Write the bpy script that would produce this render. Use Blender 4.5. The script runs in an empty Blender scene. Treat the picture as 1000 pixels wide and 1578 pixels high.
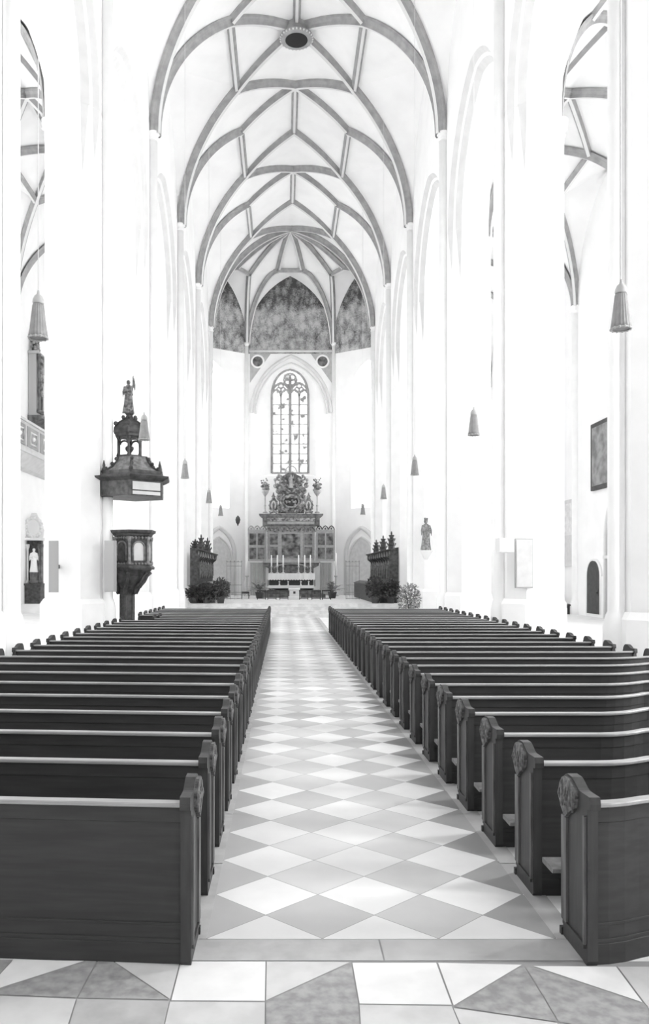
import bpy, bmesh, math, random
from mathutils import Vector, Matrix
random.seed(7)
PI = math.pi
scene = bpy.context.scene
COL = scene.collection

# ------------------------------------------------------------------ camera model
F, CX, CY, EYE = 1222.0, 437.5, 885.0, 2.2
S = 1.06                                    # scale of the building shell


def W(px, py, Y):
    return Vector(((px - CX) / F * Y, Y, EYE + (CY - py) / F * Y))


def A(x, y, h):
    return Vector((x * S, y * S, EYE + h * S))


HF = -EYE / S                               # nave floor in shell units

# ------------------------------------------------------------------ materials


def mat(name, v, rough=0.7, var=0.0, scale=6.0, v2=None, bump=0.0, spec=0.3, detail=5.0, stretch=None):
    m = bpy.data.materials.new(name)
    m.use_nodes = True
    nt = m.node_tree
    b = nt.nodes['Principled BSDF']
    b.inputs['Roughness'].default_value = rough
    b.inputs['Specular IOR Level'].default_value = spec
    b.inputs['Base Color'].default_value = (v, v, v, 1)
    if var or v2 is not None or bump:
        tc = nt.nodes.new('ShaderNodeTexCoord')
        src = tc.outputs['Object']
        if stretch:
            mp = nt.nodes.new('ShaderNodeMapping')
            mp.inputs['Scale'].default_value = stretch
            nt.links.new(src, mp.inputs['Vector'])
            src = mp.outputs['Vector']
        n = nt.nodes.new('ShaderNodeTexNoise')
        n.inputs['Scale'].default_value = scale
        n.inputs['Detail'].default_value = detail
        nt.links.new(src, n.inputs['Vector'])
        r = nt.nodes.new('ShaderNodeValToRGB')
        lo = v * (1 - var) if v2 is None else v
        hi = min(1, v * (1 + var)) if v2 is None else v2
        r.color_ramp.elements[0].position = 0.36
        r.color_ramp.elements[1].position = 0.64
        r.color_ramp.elements[0].color = (lo, lo, lo, 1)
        r.color_ramp.elements[1].color = (hi, hi, hi, 1)
        nt.links.new(n.outputs['Fac'], r.inputs['Fac'])
        nt.links.new(r.outputs['Color'], b.inputs['Base Color'])
        if bump:
            bp = nt.nodes.new('ShaderNodeBump')
            bp.inputs['Strength'].default_value = bump
            bp.inputs['Distance'].default_value = 0.02
            nt.links.new(n.outputs['Fac'], bp.inputs['Height'])
            nt.links.new(bp.outputs['Normal'], b.inputs['Normal'])
    return m


def emit(name, strength, v=1.0):
    m = bpy.data.materials.new(name)
    m.use_nodes = True
    nt = m.node_tree
    nt.nodes.clear()
    o = nt.nodes.new('ShaderNodeOutputMaterial')
    e = nt.nodes.new('ShaderNodeEmission')
    e.inputs['Color'].default_value = (v, v, v, 1)
    e.inputs['Strength'].default_value = strength
    nt.links.new(e.outputs[0], o.inputs[0])
    return m


M = {}
M['plaster'] = mat('white_plaster', 0.92, 0.9, 0.02, 1.2, spec=0.1)
M['pier'] = mat('white_pier_stone', 0.92, 0.85, 0.02, 2.0, bump=0.05, spec=0.1)
M['web'] = mat('vault_plaster', 0.94, 0.9, 0.03, 0.8, spec=0.1)
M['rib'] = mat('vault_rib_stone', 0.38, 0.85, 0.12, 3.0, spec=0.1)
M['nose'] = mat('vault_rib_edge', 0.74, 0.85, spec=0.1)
M['arch'] = mat('arch_moulding_stone', 0.70, 0.85, 0.04, 2.0, spec=0.1)
M['wood'] = mat('dark_pew_wood', 0.046, 0.55, 0.12, 3.0, spec=0.22, stretch=(0.6, 6, 9))
M['woodend'] = mat('dark_pew_end_wood', 0.046, 0.5, 0.15, 4.0, spec=0.3, stretch=(6, 6, 0.7))
M['rail'] = mat('pale_rail_wood', 0.31, 0.35, 0.12, 4.0, spec=0.5, stretch=(0.5, 8, 8))  # top rail much paler than the pew backs
M['carving'] = mat('worn_carving_wood', 0.05, 0.55, v2=0.17, scale=26.0, bump=0.8)
M['stone_floor'] = mat('pale_floor_stone', 0.82, 0.5, 0.05, 2.0)
M['strip'] = mat('grey_border_stone', 0.47, 0.5, 0.10, 3.0)
M['t_white'] = mat('white_floor_slab', 0.80, 0.45, 0.04, 5.0)
M['t_light'] = mat('light_grey_floor_slab', 0.60, 0.5, 0.07, 5.0)
M['t_grey'] = mat('grey_floor_slab', 0.46, 0.5, 0.10, 6.0)
M['t_dark'] = mat('dark_floor_slab', 0.27, 0.55, v2=0.40, scale=14.0)
M['joint'] = mat('floor_joint', 0.34, 0.8)
M['darkwood'] = mat('dark_carved_oak', 0.04, 0.5, v2=0.095, scale=7.0)
M['oak'] = mat('oak_panel', 0.20, 0.5, 0.35, 8.0)
M['lightwood'] = mat('pale_panel', 0.62, 0.55, 0.05, 4.0)
M['gild'] = mat('gilded_carving', 0.08, 0.45, v2=0.42, scale=5.5, bump=0.6)
M['gild2'] = mat('gilded_frame', 0.36, 0.5, 0.12, 6.0)
M['palm'] = mat('palm_leaf', 0.10, 0.5, v2=0.30, scale=9.0)
M['canvas'] = mat('large_old_canvas', 0.15, 0.6, v2=0.32, scale=2.2, detail=9.0)
M['galstone'] = mat('pale_gallery_stone', 0.62, 0.8, 0.06, 3.0)
M['galpanel'] = mat('grey_gallery_panel', 0.36, 0.8, 0.1, 3.0)
M['centre'] = mat('dark_centre_painting', 0.04, 0.6, v2=0.30, scale=2.6, detail=7.0)
M['oval'] = mat('dark_relief_ground', 0.05, 0.6)
M['retdark'] = mat('retable_dark', 0.08, 0.5, v2=0.19, scale=5.0)
M['stile'] = mat('pale_stile_wood', 0.07, 0.5, v2=0.15, scale=5.0, stretch=(4, 4, 0.6))  # stiles paler than the end panel around them
M['wire'] = mat('thin_grey_iron', 0.22, 0.6)
M['iron'] = mat('dark_iron', 0.07, 0.5)
M['white'] = mat('white_linen', 0.84, 0.8)
M['wax'] = mat('candle_wax', 0.82, 0.5)
M['lamp'] = mat('pleated_lamp_fabric', 0.29, 0.7, 0.1, 8.0)
M['lampcap'] = mat('lamp_cap_metal', 0.42, 0.5)
M['cord'] = mat('lamp_cord', 0.75, 0.6)
M['leaf'] = mat('leaf_dark', 0.05, 0.5, v2=0.14, scale=6.0)
M['leaf2'] = mat('leaf_pale', 0.16, 0.5, v2=0.45, scale=9.0)
M['pot'] = mat('plant_pot', 0.09, 0.6)
M['paint'] = mat('old_painting', 0.05, 0.6, v2=0.24, scale=3.2, detail=9.0)
M['statue'] = mat('statue_stone', 0.16, 0.7, v2=0.36, scale=9.0, bump=0.3)
M['statdark'] = mat('statue_dark_wood', 0.06, 0.5, v2=0.24, scale=12.0, bump=0.4)
M['step'] = mat('choir_step_stone', 0.62, 0.6, v2=0.78, scale=3.0)
M['speaker'] = mat('speaker_cloth', 0.42, 0.8)
M['door'] = mat('dark_door_wood', 0.055, 0.6, 0.2, 5.0)
M['hole'] = mat('opening_dark', 0.03, 0.9)
M['black'] = mat('dark_fabric', 0.06, 0.8)
M['glow'] = emit('daylit_glass', 7.6)
M['glownear'] = emit('daylit_glass_west_bays', 2.5)
M['glowsunnear'] = emit('daylit_glass_sunny_west_bays', 26.0)
M['glowsun'] = emit('daylit_glass_sunny_side', 8.0)
M['glowapse'] = emit('daylit_choir_glass', 7.5)
M['glowwest'] = emit('daylit_west_glass', 0.9)


def mural_mat():
    """Old fresco: dark sky above, a band of cloud, a crowded pale lower half."""
    m = bpy.data.materials.new('fresco_paint')
    m.use_nodes = True
    nt = m.node_tree
    b = nt.nodes['Principled BSDF']
    b.inputs['Roughness'].default_value = 0.9
    b.inputs['Specular IOR Level'].default_value = 0.1
    g = nt.nodes.new('ShaderNodeTexCoord')
    mp = nt.nodes.new('ShaderNodeMapping'); mp.inputs['Scale'].default_value = (1.0, 1.0, 0.55)
    nt.links.new(g.outputs['Object'], mp.inputs['Vector'])
    n1 = nt.nodes.new('ShaderNodeTexNoise'); n1.inputs['Scale'].default_value = 1.3; n1.inputs['Detail'].default_value = 12; n1.inputs['Roughness'].default_value = .62; n1.inputs['Distortion'].default_value = .5
    n2 = nt.nodes.new('ShaderNodeTexVoronoi'); n2.inputs['Scale'].default_value = 2.6; n2.inputs['Randomness'].default_value = .9
    n3 = nt.nodes.new('ShaderNodeTexNoise'); n3.inputs['Scale'].default_value = 5.5; n3.inputs['Detail'].default_value = 8; n3.inputs['Distortion'].default_value = 2.0
    for n in (n1, n3):
        nt.links.new(g.outputs['Object'], n.inputs['Vector'])
    nt.links.new(mp.outputs['Vector'], n2.inputs['Vector'])
    sep = nt.nodes.new('ShaderNodeSeparateXYZ'); nt.links.new(g.outputs['Object'], sep.inputs[0])
    rz = nt.nodes.new('ShaderNodeValToRGB')
    mr = nt.nodes.new('ShaderNodeMapRange')
    mr.inputs['From Min'].default_value = 0.0; mr.inputs['From Max'].default_value = 5.6
    zw_ = nt.nodes.new('ShaderNodeTexNoise'); zw_.inputs['Scale'].default_value = .55; zw_.inputs['Detail'].default_value = 6
    nt.links.new(g.outputs['Object'], zw_.inputs['Vector'])
    zm = nt.nodes.new('ShaderNodeMath'); zm.operation = 'MULTIPLY_ADD'
    nt.links.new(zw_.outputs['Fac'], zm.inputs[0]); zm.inputs[1].default_value = 3.6; 
    zs_ = nt.nodes.new('ShaderNodeMath'); zs_.operation = 'SUBTRACT'
    nt.links.new(sep.outputs['Z'], zs_.inputs[0]); zs_.inputs[1].default_value = 1.8
    nt.links.new(zs_.outputs[0], zm.inputs[2])
    nt.links.new(zm.outputs[0], mr.inputs['Value']); nt.links.new(mr.outputs[0], rz.inputs['Fac'])
    el = rz.color_ramp.elements
    el[0].position = 0.0; el[0].color = (.54, .54, .54, 1)
    el[1].position = 1.0; el[1].color = (.33, .33, .33, 1)
    for p_, v_ in ((.30, .50), (.40, .56), (.50, .62), (.64, .42), (.8, .36)):
        q_ = el.new(p_); q_.color = (v_, v_, v_, 1)

    def ma(op, a_, b_, c_=None):
        n = nt.nodes.new('ShaderNodeMath'); n.operation = op
        for i_, v_ in enumerate((a_, b_, c_)):
            if v_ is None:
                continue
            if isinstance(v_, (int, float)):
                n.inputs[i_].default_value = v_
            else:
                nt.links.new(v_, n.inputs[i_])
        return n.outputs[0]
    fig = ma('MULTIPLY_ADD', n2.outputs['Distance'], -0.30, 0.13)
    tot = ma('ADD', rz.outputs['Color'], fig)
    tot = ma('ADD', tot, ma('MULTIPLY_ADD', n1.outputs['Fac'], 0.55, -0.275))
    tot = ma('ADD', tot, ma('MULTIPLY_ADD', n3.outputs['Fac'], 0.62, -0.31))
    r = nt.nodes.new('ShaderNodeValToRGB')
    r.color_ramp.elements[0].position = 0.28; r.color_ramp.elements[0].color = (0.09,) * 3 + (1,)
    r.color_ramp.elements[1].position = 0.66; r.color_ramp.elements[1].color = (0.54,) * 3 + (1,)
    nt.links.new(tot, r.inputs['Fac'])
    nt.links.new(r.outputs['Color'], b.inputs['Base Color'])
    return m


M['mural'] = mural_mat()


def tile_mat():
    """Diamond-laid marble: white and grey squares at 45 degrees with fine joints."""
    m = bpy.data.materials.new('diamond_marble_tiles')
    m.use_nodes = True
    nt = m.node_tree
    N, L = nt.nodes, nt.links
    b = N['Principled BSDF']
    b.inputs['Roughness'].default_value = 0.46
    b.inputs['Specular IOR Level'].default_value = 0.55
    tc = N.new('ShaderNodeTexCoord')
    sp = N.new('ShaderNodeSeparateXYZ'); L.new(tc.outputs['Object'], sp.inputs[0])

    def ma(op, a, bb=None, c=None):
        n = N.new('ShaderNodeMath'); n.operation = op
        for i, v in enumerate((a, bb, c)):
            if v is None:
                continue
            if isinstance(v, (int, float)):
                n.inputs[i].default_value = v
            else:
                L.new(v, n.inputs[i])
        return n.outputs[0]
    u = ma('DIVIDE', ma('ADD', sp.outputs['X'], 0.118), 0.70)
    v = ma('DIVIDE', ma('SUBTRACT', sp.outputs['Y'], 5.437), 0.655)
    a = ma('ADD', ma('ADD', u, v), 0.5)
    c = ma('ADD', ma('SUBTRACT', u, v), 0.5)
    ia, ic = ma('FLOOR', a), ma('FLOOR', c)
    par = ma('MODULO', ma('ADD', ma('ADD', ia, ic), 400.0), 2.0)
    cmb = N.new('ShaderNodeCombineXYZ'); L.new(ia, cmb.inputs[0]); L.new(ic, cmb.inputs[1])
    wn = N.new('ShaderNodeTexWhiteNoise'); wn.noise_dimensions = '2D'; L.new(cmb.outputs[0], wn.inputs['Vector'])
    ns = N.new('ShaderNodeTexNoise'); ns.inputs['Scale'].default_value = 3.0; ns.inputs['Detail'].default_value = 6
    L.new(tc.outputs['Object'], ns.inputs['Vector'])
    vein = ma('MULTIPLY_ADD', ns.outputs['Fac'], 0.22, 0.89)
    wv = ma('MULTIPLY_ADD', wn.outputs['Value'], 0.16, 0.68)
    gv = ma('MULTIPLY_ADD', wn.outputs['Value'], 0.16, 0.46)
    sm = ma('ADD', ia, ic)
    gv = ma('MULTIPLY', gv, ma('SUBTRACT', 1.0, ma('MULTIPLY', ma('GREATER_THAN', sm, 4.5), 0.40)))  # right-edge grey half-tiles darkened to stand in for the pews' shade
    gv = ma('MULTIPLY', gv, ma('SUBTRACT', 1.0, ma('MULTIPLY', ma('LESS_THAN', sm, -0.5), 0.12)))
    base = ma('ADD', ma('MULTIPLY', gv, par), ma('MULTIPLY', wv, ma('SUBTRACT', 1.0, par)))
    base = ma('MULTIPLY', base, vein)
    fa, fc = ma('FRACT', a), ma('FRACT', c)
    e1 = ma('MINIMUM', ma('MINIMUM', fa, ma('SUBTRACT', 1.0, fa)), ma('MINIMUM', fc, ma('SUBTRACT', 1.0, fc)))
    j = ma('GREATER_THAN', e1, 0.006)
    val = ma('ADD', ma('MULTIPLY', base, j), ma('MULTIPLY', ma('SUBTRACT', 1.0, j), 0.30))
    cc = N.new('ShaderNodeCombineColor')
    for i in range(3):
        L.new(val, cc.inputs[i])
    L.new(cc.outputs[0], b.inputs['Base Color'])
    return m


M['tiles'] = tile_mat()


def glass_mat(name, strength, dark=0.25):
    """Daylit leaded glass: pale quarries with darker painted pieces."""
    m = bpy.data.materials.new(name)
    m.use_nodes = True
    nt = m.node_tree
    nt.nodes.clear()
    o = nt.nodes.new('ShaderNodeOutputMaterial')
    e = nt.nodes.new('ShaderNodeEmission')
    tc = nt.nodes.new('ShaderNodeTexCoord')
    n = nt.nodes.new('ShaderNodeTexNoise'); n.inputs['Scale'].default_value = 1.7; n.inputs['Detail'].default_value = 8
    nt.links.new(tc.outputs['Object'], n.inputs['Vector'])
    r = nt.nodes.new('ShaderNodeValToRGB')
    r.color_ramp.elements[0].position = 0.36; r.color_ramp.elements[0].color = (dark,) * 3 + (1,)
    r.color_ramp.elements[1].position = 0.47; r.color_ramp.elements[1].color = (1, 1, 1, 1)
    nt.links.new(n.outputs['Fac'], r.inputs['Fac'])
    nt.links.new(r.outputs['Color'], e.inputs['Color'])
    e.inputs['Strength'].default_value = strength
    nt.links.new(e.outputs[0], o.inputs[0])
    return m


M['stained'] = glass_mat('painted_glass', 1.6, 0.16)

# ------------------------------------------------------------------ scene helpers


def world_loc(o):
    v = Vector((0, 0, 0))
    while o is not None:
        v = v + o.location
        o = o.parent
    return v


def tag(o, label, cat, group=None, kind=None):
    o['label'] = label
    o['category'] = cat
    if group:
        o['group'] = group
    if kind:
        o['kind'] = kind
    return o


def thing(name, label, cat, loc, group=None, kind=None):
    o = bpy.data.objects.new(name, None)
    o.empty_display_size = 0.2
    COL.objects.link(o)
    o.location = loc
    return tag(o, label, cat, group, kind)


class MB:
    def __init__(self):
        self.v, self.f, self.m, self.s = [], [], [], []
        self.mats = []

    def mi(self, m):
        if m not in self.mats:
            self.mats.append(m)
        return self.mats.index(m)

    def face(self, pts, m=0, smooth=False):
        b = len(self.v)
        self.v += [Vector(p) for p in pts]
        self.f.append(list(range(b, b + len(pts))))
        self.m.append(m); self.s.append(smooth)

    def mesh(self, verts, faces, m=0, smooth=False):
        b = len(self.v)
        self.v += [Vector(p) for p in verts]
        for f in faces:
            self.f.append([i + b for i in f]); self.m.append(m); self.s.append(smooth)
        return self

    def box(self, x0, x1, y0, y1, z0, z1, m=0, nx=1, ch=0.0):
        xs = [x0 + (x1 - x0) * i / nx for i in range(nx + 1)]
        c = ch
        ring = [(y0 + c, z0), (y1 - c, z0), (y1, z0 + c), (y1, z1 - c), (y1 - c, z1), (y0 + c, z1), (y0, z1 - c), (y0, z0 + c)] if c else [(y0, z0), (y1, z0), (y1, z1), (y0, z1)]
        n = len(ring)
        vs = [(x, y, z) for x in xs for (y, z) in ring]
        fs = []
        for i in range(nx):
            for j in range(n):
                fs.append((i * n + j, i * n + (j + 1) % n, (i + 1) * n + (j + 1) % n, (i + 1) * n + j))
        fs.append(tuple(range(n - 1, -1, -1)))
        fs.append(tuple(range(nx * n, nx * n + n)))
        return self.mesh(vs, fs, m)

    def prism(self, poly, axis, a, b, m=0, smooth=False):
        """extrude a 2-D polygon; axis 'x' takes (y,z), 'y' takes (x,z), 'z' takes (x,y)"""
        def P(p, t):
            return {'x': (t, p[0], p[1]), 'y': (p[0], t, p[1]), 'z': (p[0], p[1], t)}[axis]
        n = len(poly)
        vs = [P(p, a) for p in poly] + [P(p, b) for p in poly]
        fs = [tuple(range(n - 1, -1, -1)), tuple(range(n, 2 * n))]
        self.mesh(vs, fs, m)
        return self.mesh(vs, [(i, (i + 1) % n, n + (i + 1) % n, n + i) for i in range(n)], m, smooth)

    def lathe(self, prof, c=(0, 0, 0), n=16, m=0, smooth=True, fold=None, sy=1.0, a0=0.0):
        cx, cy, cz = c
        vs, fs = [], []
        for (r, z) in prof:
            for i in range(n):
                t = a0 + 2 * PI * i / n
                rr = r * (fold(t, z) if fold else 1)
                vs.append((cx + rr * math.cos(t), cy + rr * math.sin(t) * sy, cz + z))
        k = len(prof)
        for j in range(k - 1):
            for i in range(n):
                fs.append((j * n + i, j * n + (i + 1) % n, (j + 1) * n + (i + 1) % n, (j + 1) * n + i))
        self.mesh(vs, fs, m, smooth)
        self.mesh(vs[:n], [tuple(range(n - 1, -1, -1))], m)
        self.mesh(vs[-n:], [tuple(range(n))], m)
        return self

    def ball(self, c, r, m=0, n=10, sx=1, sy=1, sz=1):
        k = max(4, n // 2)
        vs, fs = [], []
        for j in range(k + 1):
            p = PI * j / k
            for i in range(n):
                t = 2 * PI * i / n
                vs.append((c[0] + r * sx * math.sin(p) * math.cos(t), c[1] + r * sy * math.sin(p) * math.sin(t), c[2] - r * sz * math.cos(p)))
        for j in range(k):
            for i in range(n):
                fs.append((j * n + i, j * n + (i + 1) % n, (j + 1) * n + (i + 1) % n, (j + 1) * n + i))
        return self.mesh(vs, fs, m, True)

    def tube(self, path, r, n=8, m=0, closed=False):
        path = [Vector(p) for p in path]
        k = len(path)
        rs = r if isinstance(r, (list, tuple)) else [r] * k
        T = []
        for i in range(k):
            if closed:
                t = path[(i + 1) % k] - path[i - 1]
            else:
                t = path[min(i + 1, k - 1)] - path[max(i - 1, 0)]
            T.append(t.normalized())
        ref = Vector((0, 0, 1)) if abs(T[0].z) < 0.9 else Vector((1, 0, 0))
        nrm = (ref - T[0] * ref.dot(T[0])).normalized()
        vs = []
        for i in range(k):
            nrm = (nrm - T[i] * nrm.dot(T[i]))
            nrm = nrm.normalized() if nrm.length > 1e-6 else T[i].orthogonal().normalized()
            bn = T[i].cross(nrm)
            for j in range(n):
                a = 2 * PI * j / n
                vs.append(path[i] + (nrm * math.cos(a) + bn * math.sin(a)) * rs[i])
        fs = []
        for i in range(k if closed else k - 1):
            i2 = (i + 1) % k
            for j in range(n):
                fs.append((i * n + j, i * n + (j + 1) % n, i2 * n + (j + 1) % n, i2 * n + j))
        self.mesh(vs, fs, m, True)
        if not closed:
            self.mesh(vs[:n], [tuple(range(n - 1, -1, -1))], m)
            self.mesh(vs[-n:], [tuple(range(n))], m)
        return self

    def loft(self, c1, c2, k=1, m=0, smooth=True):
        n = len(c1)
        vs = []
        for j in range(k + 1):
            t = j / k
            vs += [Vector(a).lerp(Vector(b), t) for a, b in zip(c1, c2)]
        fs = [(j * n + i, j * n + i + 1, (j + 1) * n + i + 1, (j + 1) * n + i) for j in range(k) for i in range(n - 1)]
        return self.mesh(vs, fs, m, smooth)

    def sweep(self, path, prof, side, mats=None, smooth=False, m=0):
        """profile (s,d): s along the horizontal side vector, d along the curve normal (downwards/inwards)"""
        path = [Vector(p) for p in path]
        k, n = len(path), len(prof)
        vs = []
        for i in range(k):
            t = (path[min(i + 1, k - 1)] - path[max(i - 1, 0)]).normalized()
            sd = Vector(side)
            nn = t.cross(sd).normalized()
            if nn.z > 0 and abs(nn.z) > 0.02:
                nn = -nn
            self_n = nn
            for (s, d) in prof:
                vs.append(path[i] + sd * s + self_n * d)
        for i in range(k - 1):
            for j in range(n - 1):
                mm = mats[j] if mats else m
                self.mesh([vs[i * n + j], vs[i * n + j + 1], vs[(i + 1) * n + j + 1], vs[(i + 1) * n + j]], [(0, 1, 2, 3)], mm, smooth)
        return self

    def warp(self, fn):
        self.v = [Vector(fn(p)) for p in self.v]
        return self

    def build(self, name, m=None, parent=None, merge=True):
        me = bpy.data.meshes.new(name)
        off = world_loc(parent) if parent is not None else Vector((0, 0, 0))
        me.from_pydata([tuple(p - off) for p in self.v], [], self.f)
        ms = self.mats if self.mats else [m]
        for x in ms:
            me.materials.append(M[x] if isinstance(x, str) else x)
        me.polygons.foreach_set('material_index', self.m if self.mats else [0] * len(self.f))
        me.polygons.foreach_set('use_smooth', self.s)
        bm = bmesh.new(); bm.from_mesh(me)
        if merge:
            bmesh.ops.remove_doubles(bm, verts=bm.verts, dist=0.0006)
        bmesh.ops.recalc_face_normals(bm, faces=bm.faces)
        bm.to_mesh(me); bm.free()
        o = bpy.data.objects.new(name, me)
        COL.objects.link(o)
        if parent is not None:
            o.parent = parent
        return o


def remeshed(mb, name, m, parent, voxel):
    """one continuous skin over the collected shapes"""
    o = mb.build(name, m, None)
    md = o.modifiers.new('skin', 'REMESH'); md.mode = 'VOXEL'; md.voxel_size = voxel; md.use_smooth_shade = True
    dg = bpy.context.evaluated_depsgraph_get()
    me = bpy.data.meshes.new_from_object(o.evaluated_get(dg))
    me.materials.clear(); me.materials.append(M[m])
    old = o.data
    o.modifiers.clear()
    o.data = me
    bpy.data.meshes.remove(old)
    for p in me.polygons:
        p.use_smooth = True
    if parent is not None:
        off = world_loc(parent)
        for v in me.vertices:
            v.co -= off
        o.parent = parent
    return o


def copy_tree(o, parent=None):
    c = o.copy()
    COL.objects.link(c)
    c.parent = parent
    for ch in list(o.children):
        copy_tree(ch, c)
    return c


def pointed(half, rise, n=10):
    """pointed arch outline from (-half,0) over (0,rise) to (half,0)"""
    c = (rise * rise - half * half) / (2 * half)
    R = half + c
    a1 = math.atan2(rise, c) if c > 0 else math.atan2(rise, c)
    L = [(-(R * math.cos(a1 * i / n) - c), R * math.sin(a1 * i / n)) for i in range(n + 1)]
    return L + [(-x, z) for (x, z) in reversed(L[:-1])]


ORD = ['first', 'second', 'third', 'fourth', 'fifth', 'sixth', 'seventh', 'eighth', 'ninth', 'tenth', 'eleventh', 'twelfth',
       'thirteenth', 'fourteenth', 'fifteenth', 'sixteenth', 'seventeenth', 'eighteenth', 'nineteenth', 'twentieth',
       'twenty-first', 'twenty-second', 'twenty-third', 'twenty-fourth', 'twenty-fifth', 'twenty-sixth', 'twenty-seventh']

# ------------------------------------------------------------------ floor
fl = MB()
for nm in ('stone_floor', 'tiles', 'strip', 't_white', 't_light', 't_grey', 't_dark', 'joint'):
    fl.mi(nm)
MI = fl.mats.index
fl.face([(-14, -8, 0), (16, -8, 0), (16, 66, 0), (-14, 66, 0)], MI('stone_floor'))
X0, X1, YT = -0.467, 1.645, 4.775
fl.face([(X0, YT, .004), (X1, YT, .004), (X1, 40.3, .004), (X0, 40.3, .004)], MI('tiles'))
for xa, xb in ((-0.62, X0), (X1, 1.79)):
    y = YT
    while y < 40.2:
        y2 = min(40.3, y + 1.25)
        fl.face([(xa, y, .005), (xb, y, .005), (xb, y2 - .012, .005), (xa, y2 - .012, .005)], MI('strip' if xa > 0 else 't_grey'))
        y = y2
fl.face([(-.62, 4.495, .003), (1.79, 4.495, .003), (1.79, YT, .003), (-.62, YT, .003)], MI('joint'))
for xa, xb, k in ((-.62, .565, 't_grey'), (.575, 1.79, 'strip')):
    fl.face([(xa, 4.505, .006), (xb, 4.505, .006), (xb, YT - .008, .006), (xa, YT - .008, .006)], MI(k))


def fpt(p, z):
    Y = EYE * F / (p[1] - CY)
    return ((p[0] - CX) / F * Y, Y, z)


fl.face([fpt(p, .002) for p in ((-160, 1482), (1160, 1482), (1160, 1640), (-160, 1640))], MI('joint'))
SLABS = [
    ('t_dark', [(-150, 1479), (20, 1480), (-1, 1502), (-150, 1530)]),
    ('t_white', [(21, 1480), (130, 1482), (-1, 1524), (-150, 1560), (-150, 1532), (0, 1503)]),
    ('t_dark', [(131, 1482), (149, 1482), (118, 1539), (0, 1534), (-150, 1532), (-150, 1561), (0, 1525)]),
    ('t_dark', [(151, 1482), (174, 1483), (261, 1542), (120, 1539)]),
    ('t_light', [(176, 1483), (277, 1483), (262, 1541)]),
    ('t_white', [(279, 1483), (409, 1483), (408, 1544), (264, 1543)]),
    ('t_light', [(262, 1545), (408, 1546), (407, 1640), (240, 1640)]),
    ('t_grey', [(119, 1541), (261, 1544), (239, 1640), (88, 1640)]),
    ('t_light', [(-150, 1536), (0, 1536), (117, 1541), (86, 1640), (-170, 1640)]),
    ('t_light', [(411, 1483), (539, 1484), (410, 1543)]),
    ('t_dark', [(541, 1485), (552, 1549), (558, 1640), (409, 1640), (410, 1545)]),
    ('t_white', [(543, 1485), (672, 1485), (696, 1550), (554, 1548)]),
    ('t_light', [(554, 1550), (696, 1552), (732, 1640), (560, 1640)]),
    ('t_white', [(675, 1485), (804, 1488), (699, 1551)]),
    ('t_dark', [(806, 1489), (838, 1540), (858, 1576), (700, 1553)]),
    ('t_dark', [(809, 1490), (998, 1551), (1000, 1600), (861, 1576), (840, 1540)]),
    ('t_light', [(699, 1555), (858, 1578), (900, 1640), (735, 1640)]),
    ('t_white', [(822, 1490), (949, 1491), (990, 1546)]),
    ('t_light', [(952, 1491), (1150, 1491), (1160, 1600), (1000, 1556)]),
]
for k, poly in SLABS:
    fl.face([fpt(p, .005) for p in poly], MI(k))
tag(fl.build('floor', merge=False), 'stone church floor with a diamond-tiled centre aisle', 'floor', kind='structure')

for nm, xa, xb, lb in (('floor_aisle_right', 7.9, 16, 'pale raised stone floor of the right side aisle'), ('floor_aisle_left', -14, -6.8, 'pale raised stone floor of the left side aisle')):
    b = MB(); b.box(xa, xb, -6, 55.9, 0.0, 0.2)
    tag(b.build(nm, 'stone_floor'), lb, 'floor', kind='structure')

# choir platform with steps across the nave
ZC = 0.68
b = MB()
for i in range(4):
    y0 = 40.3 + 0.28 * i
    b.prism([(y0, 0.17 * i), (y0, 0.17 * (i + 1) - .03), (y0 - .03, 0.17 * (i + 1) - .03), (y0 - .03, 0.17 * (i + 1)), (66, 0.17 * (i + 1)), (66, 0.17 * i)], 'x', -5.0, 6.1)
tag(b.build('floor_choir', 'step'), 'raised choir floor with four stone steps in front', 'floor', kind='structure')

# ------------------------------------------------------------------ nave shell
AX = 0.53
BAYS = [14.16, 21.88, 29.60, 37.32, 45.04, 52.76]
ROWY = BAYS
RI, RO, LI, LO = 6.05, 7.55, -5.0, -6.5     # pier faces
SPR, APX = 12.6, 4.1


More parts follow.
